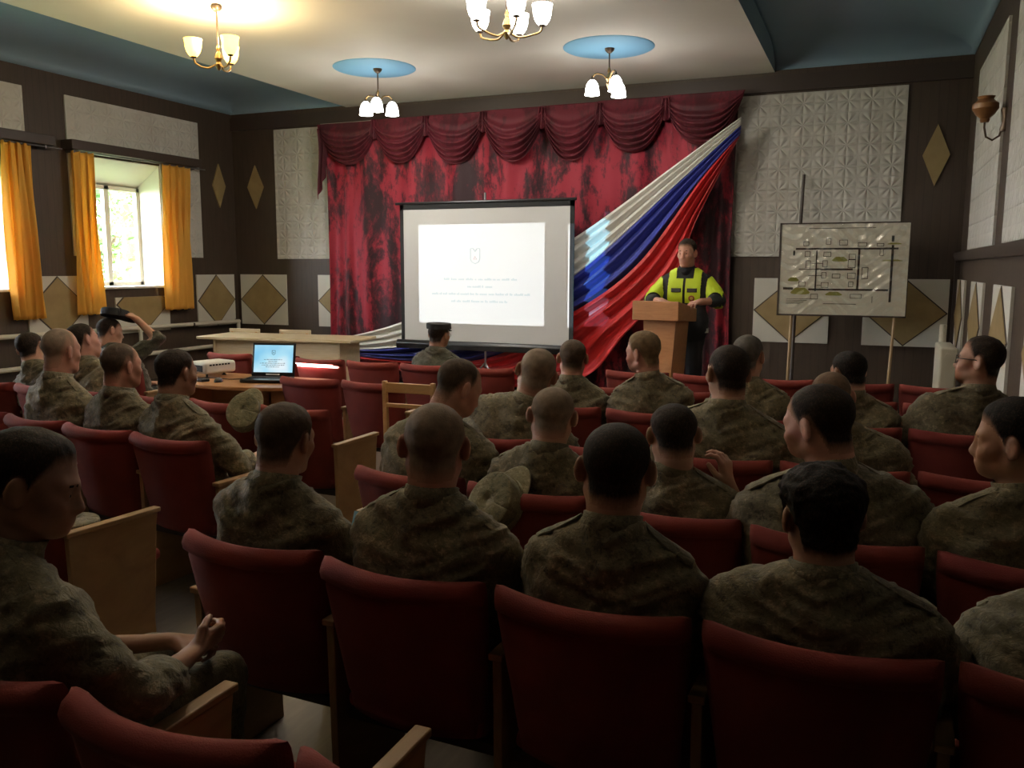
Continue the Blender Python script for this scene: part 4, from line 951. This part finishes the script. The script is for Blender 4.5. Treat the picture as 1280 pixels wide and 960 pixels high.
# ------------------------------------------------------------------ red theatre chairs
def back_mesh():
    prof = [(.150, .350), (.118, .338), (.090, .352), (.078, .385), (.080, .405), (.066, .43), (.046, .55), (.026, .66), (.010, .750), (.013, .760), (.010, .766), (-.009, .774), (-.014, .795), (-.004, .815), (.016, .826), (.040, .822), (.056, .806), (.062, .785), (.076, .70), (.100, .58), (.130, .46), (.152, .39)]
    nu = 26; n = len(prof); V = []; cy_, cz_ = .05, .60
    for i in range(nu+1):
        u = -1+2*i/nu; e = abs(u)
        sh_ = 1.0 if e < .93 else math.sqrt(max(0.02, 1-((e-.93)/.07)**2*.98))
        for (y, z) in prof:
            hw = .212+.036*smooth1(.34, .80, z)
            ym = .12-.26*(z-.34)*.42 if z < .8 else .025
            mid = {0: 0}; yc = .5*((.118 if z < .36 else .08-.18*(z-.40)*.9)+(.15-.2*(z-.38)))
            V.append((u*hw, yc+(y-yc)*(.35+.65*sh_)+.052*u*u, .585+(z-.585)*(.975+.025*sh_)-.010*(1-u*u)*(z > .7)))
    F = [(i*n+j, (i+1)*n+j, (i+1)*n+(j+1) % n, i*n+(j+1) % n) for i in range(nu) for j in range(n)]
    F += [tuple(range(n)), tuple(range(nu*n, nu*n+n))[::-1]]
    mb = MB(); mb.add(V, F); mb.dirty = True; return mb
def make_chair(both):
    c = thing('theatre_chair', 'x', 'chair')
    back_mesh().build('backrest', M_RED, c, angle=60)
    def st_(u, v):
        a = 2*math.pi*v; p = 1/3.5; cs, sn = math.cos(a), math.sin(a)
        return None
    sb = MB(); rows = []
    for i in range(17):
        t = i/16; y = .135+.44*t; k = math.sin(math.pi*min(1, max(0, t)))**.18 if 0 < t < 1 else .55
        for j in range(24):
            a = 2*math.pi*j/24; cs, sn = math.cos(a), math.sin(a)
            rows.append((.226*(.9+.1*k)*math.copysign(abs(cs)**.35, cs), y, .378+.012*t+.052*k*math.copysign(abs(sn)**.55, sn)+.012*math.sin(math.pi*t)*(sn > 0)*(1-abs(cs))))
    sb.add(rows, [(i*24+j, i*24+(j+1) % 24, (i+1)*24+(j+1) % 24, (i+1)*24+j) for i in range(16) for j in range(24)]+[tuple(range(24)), tuple(range(16*24, 17*24))[::-1]]); sb.dirty = True
    sb.build('seat', M_RED, c, angle=60)
    MB().box((-.236, .16, .30), (.236, .50, .332)).build('seat_frame', M_TRIMW, c)
    for s in ((-1, 1) if both else (-1,)):
        x = s*.2635
        MB().prism([(.13, .0), (.115, .598), (.525, .598), (.515, .54), (.485, .14), (.49, 0)], 0, x-.013, x+.013).build('side_panel', M_ARM, c, bevel=.003)
        MB().box((x-.021, .105, .598), (x+.021, .535, .618)).build('armrest', M_ARM, c, bevel=.004)
    return c
CH0 = make_chair(False); CH1 = make_chair(True); used = {}
CHAIRS = {}
def chair(key, x, y, rz, label, end=False, group=None):
    src = CH1 if end else CH0
    c = src if end not in used else copy_tree(src)
    used[end] = 1; c.location = (x-.012, y-.045, 0); c.rotation_euler = (0, 0, R(rz)); c['label'] = label
    c['group'] = group or 'red theatre chairs in rows'
    CHAIRS[key] = (x, y, rz); return c
RX = [-1.645, -1.115, -.585, -.060, .465]
GR = 'red theatre chairs of the right block'; GL = 'red theatre chairs of the left block'; GF = 'red theatre chairs of the front row'
rowsR = dict(G=([1.07]*3, 0, ['red theatre chair at the bottom left corner, under the man turned sideways', 'empty red theatre chair in the foreground with its seat showing', 'red theatre chair at the bottom edge behind the second foreground armrest']),
    A=([1.93, 1.885, 1.87, 1.855, 1.85], -2.0, ['red theatre chair under the brown haired soldier beside the aisle', 'large red theatre chair back under the fair buzz cut soldier with wide ears', 'large red theatre chair back under the dark shaved round head', 'large red theatre chair back under the soldier with spiky black hair', 'red theatre chair cut off by the lower right edge of the photo']),
    B=([2.86, 2.80, 2.72, 2.65, 2.60], -4.0, ['red theatre chair under the soldier looking down to the right', 'red theatre chair behind the camouflage cap, under a shaven soldier', 'red theatre chair under the soldier holding a hand to his cheek', 'red theatre chair under the heavy soldier facing left', 'red theatre chair under the black haired soldier in profile at the right edge']),
    C=([3.66, 3.64, 3.63, 3.64, 3.66], -1.0, ['red theatre chair under the broad soldier with grey stubble below the screen', 'empty red theatre chair right of the broad soldier below the screen', 'red theatre chair under the big broad backed soldier in the middle', 'red theatre chair under the reddish fair head', 'empty dark red theatre chair in front of the soldier with glasses']),
    D=([4.66]*5, 0, ['red theatre chair under the narrow backed soldier next to the broad one', 'red theatre chair under the fair haired soldier facing left', 'red theatre chair under the grey haired soldier half hidden behind the big back', 'red theatre chair under the dark haired soldier left of the board leg', 'red theatre chair under the soldier wearing glasses']),
    E=([5.56]*5, 0, ['empty red theatre chair below the red cloth, one row behind the front', 'empty red theatre chair in line with the lectern, one row behind the front', 'empty red theatre chair left of the board legs, one row behind the front', 'empty red theatre chair between the board legs, one row behind the front', 'empty red theatre chair right of the board legs, one row behind the front']))
for rk, (ys_, rz_, labs) in rowsR.items():
    for i, lab in enumerate(labs): chair(rk+str(i), RX[i], ys_[i], rz_, lab, i == len(labs)-1, GR)
for i, lab in enumerate(['red theatre chair of the front row below the red cloth, left of the lectern', 'red theatre chair of the front row before the lectern', 'red theatre chair of the front row before the speaker', 'red theatre chair of the front row between the two legs of the plan board', 'red theatre chair of the front row by the radiator']):
    chair('F'+str(i), RX[i], 6.45, 0, lab, i == 4, GF)
for i, (x, lab) in enumerate(((-5.37, 'red theatre chair of the front row behind the projector'), (-4.84, 'red theatre chair of the front row behind the laptop'), (-4.31, 'red theatre chair of the front row lit by a white strip of projector light'), (-3.78, 'red theatre chair of the front row below the white end of the cloth'), (-3.25, 'red theatre chair of the front row under the man in a black cap'), (-2.72, 'red theatre chair of the front row right of the man in a black cap'), (-2.19, 'red theatre chair of the front row below the right end of the screen'))):
    chair('f'+str(i), x-.12, 6.22 if i > 1 else 6.30, 0, lab, i == 6, GF)
LXs = [-3.04, -3.555, -4.07, -4.60, -5.13]
for i, (x, y, lab) in enumerate(((-3.04, 3.03, 'red theatre chair at the aisle under the dark haired soldier with his arm out'), (-3.555, 3.085, 'red theatre chair under the buzz cut soldier between the bald and dark heads'), (-4.07, 3.15, 'red theatre chair under the bald soldier'), (-4.60, 3.21, 'red theatre chair cut off by the left edge, beside the bald soldier'))):
    chair('L'+str(i), x, y, -5.5, lab, i == 0, GL)
for i, (x, lab) in enumerate(((-3.03, 'empty red theatre chair at the aisle beside a wooden end panel, under the hung cap'), (-3.56, 'empty red theatre chair left of the hung cap, behind the projector table'), (-4.09, 'empty red theatre chair behind the brown table, left of the dark haired soldier'), (-4.62, 'red theatre chair under the soldier in profile beside the bald one'), (-5.15, 'red theatre chair under the far left soldier with dark hair'), (-5.68, 'red theatre chair at the far left edge of the second row'))):
    chair('M'+str(i), x, 3.97+.02*i, -2, lab, i == 0, GL)
for i, (x, lab) in enumerate(((-3.20, 'empty red theatre chair at the right end beside the slatted wooden chair'), (-3.73, 'empty red theatre chair at the right end of the brown table'), (-5.60, 'red theatre chair under the man lifting his cap'), (-6.13, 'empty red theatre chair left of the man lifting his cap'))):
    chair('N'+str(i), x, 5.10, 0, lab, i in (0, 2), GL)
for i, (x, lab) in enumerate(((-3.03, 'empty red theatre chair with a wooden end panel behind the man at the left edge'), (-3.56, 'empty red theatre chair hidden behind the head of the man at the left edge'))):
    chair('K'+str(i), x, 2.2, -5, lab, i == 0, GL)

# ------------------------------------------------------------------ poses
def hnd(w, d, n, side, **kw): return dict(w=w, d=d, n=n, side=side, **kw)
base('lap', [((-.170, -.095, .862), (-.238, .02, .615), (-.105, .245, .622)), ((.170, -.095, .862), (.238, .02, .615), (.105, .245, .622))],
     [hnd((-.10, .25, .624), (.25, .95, -.05), (0, 0, -1), -1), hnd((.10, .25, .624), (-.25, .95, -.05), (0, 0, -1), 1)], fine_x=((-.15, .15),))
base('wide', [((-.170, -.095, .862), (-.262, .03, .640), (-.20, .26, .655)), ((.170, -.095, .862), (.262, .03, .640), (.20, .26, .655))],
     [hnd((-.20, .27, .655), (.25, .95, -.1), (0, 0, -1), -1), hnd((.20, .27, .655), (-.25, .95, -.1), (0, 0, -1), 1)], sleeve=('wrist', 'elbow'), fine_x=((-.22, -.12), (.12, .22)))
base('clasp', [((-.170, -.095, .862), (-.21, .10, .635), (.02, .285, .655)), ((.170, -.095, .862), (.255, .035, .690), (.135, .265, .665))],
     [hnd((.02, .29, .655), (.75, .65, -.1), (-.2, -.2, -.9), -1, curl=1.0), hnd((.130, .272, .667), (-.25, .95, .25), (-.9, -.2, -.2), 1, curl=1.15)], sleeve=('elbow', 'elbow'), fine_x=((-.02, .2),), fine_y=((.2, .42),), fine_z=((.55, .75),))
FIXED.update(('raise', 'cheek'))
base('raise', [((-.170, -.095, .862), (-.238, .02, .615), (-.105, .245, .622)), ((.165, -.085, .872), (.335, .06, .99), (.19, .04, 1.20))],
     [hnd((-.10, .25, .624), (.25, .95, -.05), (0, 0, -1), -1), hnd((.185, .035, 1.205), (-.62, -.1, .75), (-.5, -.2, -.8), 1, curl=.7)], sleeve=('wrist', 'elbow'), headrot=(-22, 18, 0), fine_x=((-.15, .24),), fine_y=((-.08, .12), (.24, .42)), hx=.42)
base('cheek', [((-.170, -.095, .862), (-.238, .02, .615), (-.105, .245, .622)), ((.170, -.095, .862), (.245, .07, .675), (.165, .02, .915))],
     [hnd((-.10, .25, .624), (.25, .95, -.05), (0, 0, -1), -1), hnd((.16, .018, .92), (-.05, -.05, .99), (-.95, .2, 0), 1, curl=.9)], sleeve=('wrist', 'elbow'), headrot=(24, 6, 0), fine_x=((-.15, .22),), fine_y=((-.06, .10), (.24, .42)), fine_z=((.5, .68), (.86, 1.1)))

# ------------------------------------------------------------------ seated soldiers
def sit(ck, label, pose='lap', top=None, dx=0, dy=.27, rz=None, **kw):
    x, y, r = CHAIRS[ck]; k = 1 if top is None else (top-.46)/.79
    return person(pose, (x+kw.pop('ox', 0), y+dy, 0), R(r if rz is None else rz), label, k=k, side=math.degrees(math.asin(max(-.4, min(.4, dx/.63)))), **kw)
P_ = {}
P_[1] = sit('G0', 'man in camouflage at the left edge, turned sideways with clasped hands and rolled sleeves', 'clasp', 1.245, dx=-.03, ox=-.09, hy=-30, hp=12, tw=-20, hair='dark', hl=.014, fade=.035, seed=11, sk=M_SKIN2, sx=1.1, lean=4, hs=(1.04, 1.04, 1.02))
P_[8] = sit('A0', 'soldier with short brown hair in the near left chair, head turned right', 'lap', 1.195, dx=.03, ox=-.04, hy=5, hp=8, hair='brown', hl=.009, fade=.045, seed=12, lean=2, cloth_m=M_CAMO)
P_[9] = sit('A1', 'soldier with a fair buzz cut and wide ears seen from behind', 'lap', 1.245, dx=.03, hy=26, hp=3, hair='shaved', hl=.004, fade=.06, seed=13, sk=M_SKIN3, sx=1.04, hs=(1.06, 1, 1.0))
P_[10] = sit('A2', 'soldier with a dark shaved round head in the near middle chair', 'lap', 1.225, dx=.02, hy=16, hp=6, hair='dark', hl=.004, fade=.05, seed=14, sx=1.02, hs=(1.08, 1.03, 1.02), cloth_m=M_CAMO)
P_[11] = sit('A3', 'soldier with spiky black hair in the nearest right chair', 'wide', 1.155, dx=-.01, hy=24, hp=3, hair='black', hl=.022, spike=.013, fade=.035, seed=15, sx=1.16, sy=1.1, sk=M_SKIN2, front=.05)
P_[12] = sit('A4', 'person in camouflage mostly outside the lower right edge of the photo', 'lap', 1.10, dx=.0, ox=.0, hy=10, hair='dark', seed=16, lean=22)
P_[13] = sit('B0', 'soldier with thin brown hair looking down to the right beside the slatted chair', 'lap', 1.25, dx=.06, hy=-32, hp=16, hair='brown', hl=.004, fade=.075, seed=17, lean=9, sk=M_SKIN3, front=.075, temple=.07, sx=1.1)
P_[14] = sit('B1', 'shaven soldier with sloping shoulders behind the camouflage cap', 'lap', 1.175, dx=.05, hy=20, hp=10, hair='shaved', hl=.003, fade=.06, seed=18, hs=(1.02, 1, 1))
P_[15] = sit('B2', 'soldier with a short fade haircut holding a hand to his right cheek', 'cheek', 1.15, dx=-.02, hair='dark', hl=.006, fade=.06, seed=19)
P_[16] = sit('B3', 'heavy soldier with dark hair and red cheeks facing left', 'wide', 1.25, dx=-.04, hy=58, hp=8, tw=10, hair='dark', hl=.007, fade=.05, seed=20, sx=1.24, sy=1.22, sk=M_SKIN3, hs=(1.14, 1.08, 1.03))
P_[17] = sit('B4', 'soldier with thick black hair in profile facing left at the right edge', 'lap', 1.25, dx=-.05, hy=64, tw=14, hair='black', hl=.013, fade=.03, seed=21, sk=M_SKIN, sx=1.06)
P_[18] = sit('C0', 'broad soldier with a shaved grey head sitting directly below the screen', 'wide', 1.255, dx=.175, hy=21, hp=4, hair='shaved', hl=.003, fade=.05, seed=22, sx=1.18, sy=1.12, hs=(1.1, 1.05, 1))
P_[19] = sit('C2', 'big broad backed soldier with dark cropped hair in the middle row', 'wide', 1.28, dx=.03, hy=34, hp=3, hair='dark', hl=.006, fade=.05, seed=23, sx=1.26, sy=1.15, hs=(1.08, 1.03, 1), cloth_m=M_CAMO)
P_[20] = sit('C3', 'soldier with a reddish shaved head behind the heavy one', 'lap', 1.19, dx=-.07, hy=18, hp=12, hair='ginger', hl=.003, fade=.07, seed=24, sk=M_SKIN3, sx=1.12)
P_[21] = sit('D0', 'slim soldier with cropped brown hair right of the broad one below the screen', 'lap', 1.19, dx=.02, hy=16, hair='brown', hl=.005, fade=.06, seed=25, sk=M_SKIN3)
P_[22] = sit('D1', 'fair haired young soldier facing left in front of the lectern', 'lap', 1.255, dx=-.07, hy=60, tw=12, hair='fair', hl=.011, fade=.04, seed=26, sk=M_SKIN3, cloth_m=M_CAMO)
P_[23] = sit('D2', 'grey haired man half hidden behind the big broad back', 'lap', 1.25, dx=-.03, hy=-12, hair='grey', hl=.006, fade=.05, seed=27)
P_[24] = sit('D3', 'dark haired man left of the right board leg, head turned left', 'lap', 1.18, dx=-.02, hy=38, hp=6, hair='black', hl=.009, fade=.04, seed=28)
P_[25] = sit('D4', 'dark haired man wearing glasses in profile facing left by the radiator', 'wide', 1.28, dx=.06, hy=62, tw=12, hair='dark', hl=.009, fade=.045, seed=29, sk=M_SKIN2, sx=1.18)
P_[27] = sit('f4', 'man in a black cap and dark jacket in the front row before the screen', 'lap', 1.155, dx=.03, hy=-8, hp=0, hair='dark', hl=.005, seed=30, cloth_m=M_CAMOD, sk=M_SKIN2)
P_[3] = sit('L2', 'bald soldier with rounded shoulders in the left block', 'lap', 1.285, dx=.03, hy=4, hp=3, hair='shaved', hl=.0012, fade=.12, seed=31, sk=M_SKIN3, sx=1.06, front=.09, temple=.08)
P_[6] = sit('L1', 'soldier with a light buzz cut between the bald and dark haired ones', 'lap', 1.225, dx=.02, hy=-4, hp=2, hair='brown', hl=.004, fade=.08, seed=32, sk=M_SKIN3)
P_[7] = sit('L0', 'soldier with dark hair at the aisle, right arm stretched along the armrest', 'wide', 1.21, dx=-.02, ox=-.07, hy=-2, hp=6, hair='dark', hl=.010, fade=.045, seed=33, sk=M_SKIN2)
P_[4] = sit('M3', 'dark haired soldier in profile facing right behind the bald one', 'lap', 1.25, dx=-.16, ox=-.12, hy=-12, hair='dark', hl=.007, fade=.05, seed=34, sk=M_SKIN3)
P_[2] = sit('M4', 'soldier with thick dark hair at the far left edge', 'lap', 1.175, dx=-.17, ox=-.12, hy=22, hair='dark', hl=.008, fade=.04, seed=35)
P_[5] = sit('N2', 'man below the curtain lifting a dark cap over his head', 'raise', 1.20, dx=-.14, ox=-.10, hair='dark', hl=.006, seed=36, cloth_m=M_CAMOD)

# caps
def cap_mesh(mb_r=.098, h=.085):
    def fn(u, v):
        a = 2*math.pi*u; r = mb_r*(1 if v < .55 else math.sqrt(max(0, 1-((v-.55)/.45)**2)))*(1+.02*math.sin(a*3+v*5)); z = h*(v/.6 if v < .6 else 1+.10*math.sin((v-.6)/.4*math.pi/2))
        return (r*.92*math.cos(a), r*1.1*math.sin(a), z)
    return MB().grid(fn, 40, 16)
def cap_parts(root, M, brim=True):
    pts = []
    def fn(u, v):
        a = R(30)+R(120)*u; r0 = .098; x0, y0 = r0*.92*math.cos(a), r0*1.1*math.sin(a); k = math.sin(math.pi*u)**.6*.062*v
        return (x0+math.cos(a)*k*.3, y0+math.sin(a)*k, .006-.022*v*math.sin(math.pi*u))
    if brim: MB().grid(fn, 20, 6).build('brim', M, root, solid=.004)
    MB().lathe([(.0985, .0), (.101, .0), (.101, .028), (.0985, .028)], 40, T=Matrix.Diagonal((.93, 1.11, 1, 1))).build('band', M, root)
def loose_cap(name, label, loc, rot_, M, brim=True):
    o = cap_mesh().build(name, M, solid=.003); o.location = loc; o.rotation_euler = [R(a) for a in rot_]; tag(o, label, 'cap'); cap_parts(o, M, brim); return o
loose_cap('field_cap', 'camouflage cap hung on the chair back in front of the projector table', (-3.33, 3.95, .765), (62, 12, 20), M_CAMOL)
loose_cap('field_cap', 'camouflage cap hung on the red chair right of the fair buzz cut soldier', (-1.20, 2.78, .755), (60, 10, -20), M_CAMOL)
loose_cap('field_cap', 'olive cap lying on the empty red seat behind the wooden end panel', (-3.04, 2.52, .475), (0, 0, 40), M_CAMO)
def wear_cap(p, M, bend_scale=1.07):
    b = root_bend[p.name]; H_ = HC
    src = cap_mesh(.106, .050); V = np.array(src.v, float)+np.array((0, -.095, H_[2]+.064))
    return link_mesh('cap', b(V), src.f, M, p), b
c_, b_ = wear_cap(P_[27], M_BLK2)
br = MB().grid(lambda u, v: ((.084+.03*v*math.sin(math.pi*u))*math.sin(R(-60)+R(120)*u), -.095+(.095+.06*v*math.sin(math.pi*u))*math.cos(R(-60)+R(120)*u), HC[2]+.062-.02*v), 18, 5)
link_mesh('cap_brim', b_(np.array(br.v)), br.f, M_BLK2, P_[27]).modifiers.new('s', 'SOLIDIFY').thickness = .004
x, y, _ = P_[5].location
o = cap_mesh(.10, .058).build('field_cap', M_BLK2, solid=.003); o.location = (x-.10, y-.06, 1.20); o.rotation_euler = (R(-14), R(-10), R(-20)); tag(o, 'dark cap lifted above the head of the man below the curtain', 'cap'); cap_parts(o, M_BLK2)
# glasses
def glasses(p, M, M0=None):
    b = root_bend[p.name]; H_ = HC; mb = MB()
    for s in (-1, 1):
        mb.tube([(H_[0]+s*.033+.024*math.cos(2*math.pi*i/20), H_[1]+.101-.006*abs(math.cos(2*math.pi*i/20)), H_[2]+.000+.019*math.sin(2*math.pi*i/20)) for i in range(21)], .0022, 6, False)
        mb.tube([(s*.057, H_[1]+.095, H_[2]+.006), (s*.072, H_[1]+.07, H_[2]+.008), (s*.083, H_[1]+.0, H_[2]+.010), (s*.080, H_[1]-.02, H_[2]-.005)], .0024, 6)
    mb.tube([(-.010, H_[1]+.104, H_[2]+.004), (0, H_[1]+.108, H_[2]+.006), (.010, H_[1]+.104, H_[2]+.004)], .002, 6)
    link_mesh('glasses', b(np.array([tuple(q) for q in mb.v])), mb.f, M, p)
glasses(P_[25], M_BLACK); glasses(P_[27], M_GREY)
# booklet
bkt = thing('booklet', 'light blue booklet held by the brown haired soldier in the near left chair', 'booklet', (-1.60, 2.50, .645), R(8)); bkt.scale = (.62, .62, .8)
M_BLUEP = mat('blue_paper', (.30, .58, .80), .5)
for s in (-1, 1):
    MB().box((0 if s > 0 else -.105, -.003, 0), (.105 if s > 0 else 0, .003, .15), Matrix.Rotation(R(-35), 4, 'X') @ Matrix.Rotation(R(-12*s), 4, 'Z')).build('cover', M_BLUEP, bkt)

# ------------------------------------------------------------------ the speaker behind the lectern
sp0 = .56
base('stand', [((-.172, -.04, .862+sp0), (-.30, .075, 1.290), (-.165, .265, 1.283)), ((.172, -.04, .862+sp0), (.29, .075, 1.285), (.165, .265, 1.283))],
     [hnd((-.16, .27, 1.283), (.45, .9, -.08), (0, 0, -1), -1), hnd((.16, .27, 1.283), (-.45, .9, -.08), (0, 0, -1), 1)], sleeve=('elbow', 'elbow'), stand=True, fine_x=((-.2, .2),), fine_y=((.22, .42),), fine_z=((1.2, 1.36),))
M_NAVY = mat('black_uniform', (.012, .013, .016), .8); M_HIVIS = mat('hi_vis_yellow', (.55, .72, .02), .6)
spk = person('stand', (-1.63, 8.14, 0), R(183), 'speaker in a yellow and black uniform shirt standing at the lectern', k=1.075, hy=-14, hp=2, hair='dark', hl=.012, fade=.03, seed=40, cloth_m=M_NAVY, sk=M_SKIN3, epaul=True, folds=.35, sx=1.08)
B_ = BASES['stand']; JV, JQ = B_['J']; bnd = root_bend[spk.name]
N = np.zeros_like(JV); e_ = np.cross(JV[JQ[:, 2]]-JV[JQ[:, 0]], JV[JQ[:, 3]]-JV[JQ[:, 1]])
for i in range(4): np.add.at(N, JQ[:, i], e_)
N /= np.maximum(np.linalg.norm(N, axis=1, keepdims=True), 1e-9)
def patch(name, mask, M, th):
    q = JQ[mask[JQ].all(1)]; u, inv = np.unique(q, return_inverse=True)
    return link_mesh(name, bnd(JV[u]+N[u]*th), inv.reshape(q.shape), M, spk)
ax_ = np.abs(JV[:, 0]); zz_ = JV[:, 2]
arm_d = np.minimum(*[np.linalg.norm(JV-(np.array(S_)+np.clip(((JV-S_) @ (np.array(E_)-S_))/((np.array(E_)-S_) @ (np.array(E_)-S_)), 0, 1)[:, None]*(np.array(E_)-S_)), axis=1) for S_, E_ in (((-.172, -.04, 1.422), (-.30, .075, 1.29)), ((.172, -.04, 1.422), (.29, .075, 1.285)))])
patch('yellow_chest_panel', (ax_ < .140) & (zz_ > 1.265) & (zz_ < 1.56) & (ax_ > .004) & ((zz_ < 1.47) | (ax_ > .07)), M_HIVIS, .013)
for s_ in (-1, 1): patch('yellow_sleeve_panel', (JV[:, 0]*s_ > .182) & (arm_d < .075) & (ax_ < .325), M_HIVIS, .013)
def onshirt(name, x, z, w, h, M, rnd=False, th=.004):
    """small flat badge lying on the front of the shirt"""
    ysf = np.linspace(-.1, .3, 120); mb = MB(); nx, nz = 8, 5
    def fy(xx, z_):
        d = B_['jf'].at(np.stack([np.full(120, xx), ysf, np.full(120, z_)], 1)); k = np.where(d < 0)[0]; return ysf[k[-1]] if len(k) else .1
    def fn(u, v):
        if rnd: r = v; a = 2*math.pi*u; xx, z_ = x+w/2*r*math.cos(a), z+h/2*r*math.sin(a)
        else: xx, z_ = x+w*(u-.5), z+h*(v-.5)
        return (xx, fy(xx, z_)+.013+th, z_)
    mb.grid(fn, 24 if rnd else nx, nz); o = link_mesh(name, bnd(np.array(mb.v)), mb.f, M, spk); o.modifiers.new('s', 'SOLIDIFY').thickness = .003; return o
M_PATCH = mat('badge_black', (.02, .018, .02), .6); M_BADGE = mat('badge_red', (.30, .06, .03), .5); M_GOLD = mat('badge_gold', (.55, .38, .10), .4)
onshirt('name_patch', -.068, 1.375, .085, .034, M_PATCH); onshirt('name_patch', .068, 1.375, .085, .034, M_PATCH)
onshirt('round_badge', -.066, 1.305, .052, .052, M_BADGE, True); onshirt('badge_centre', -.066, 1.305, .028, .028, M_GOLD, True, .0065)
for i, c3 in enumerate(((.7, .7, .7), (.05, .08, .4), (.5, .03, .03))):
    MM = mat('sleeve_badge_%d' % i, c3, .6)
    a = np.array(((-.262, -.005, 1.372-.014*i),)); mb = MB().box((-.285, .018-.03, 1.366-.016*i), (-.268, .018+.03, 1.382-.016*i)); link_mesh('sleeve_badge', bnd(np.array(mb.v)), mb.f, MM, spk)
# belt
mb = MB(); n = 40
for j, z in enumerate((1.005, 1.005, 1.045, 1.045)):
    for i in range(n):
        t_ = 2*math.pi*i/n; r = 1.03 if j in (0, 3) else 1.10
        mb.v.append((.195*r*math.sin(t_), -.01+.128*r*math.cos(t_), z))
mb.f = [(j*n+i, j*n+(i+1) % n, ((j+1) % 4)*n+(i+1) % n, ((j+1) % 4)*n+i) for j in range(4) for i in range(n)]
link_mesh('belt', bnd(np.array(mb.v)), mb.f, mat('white_belt', (.42, .42, .40), .5), spk)
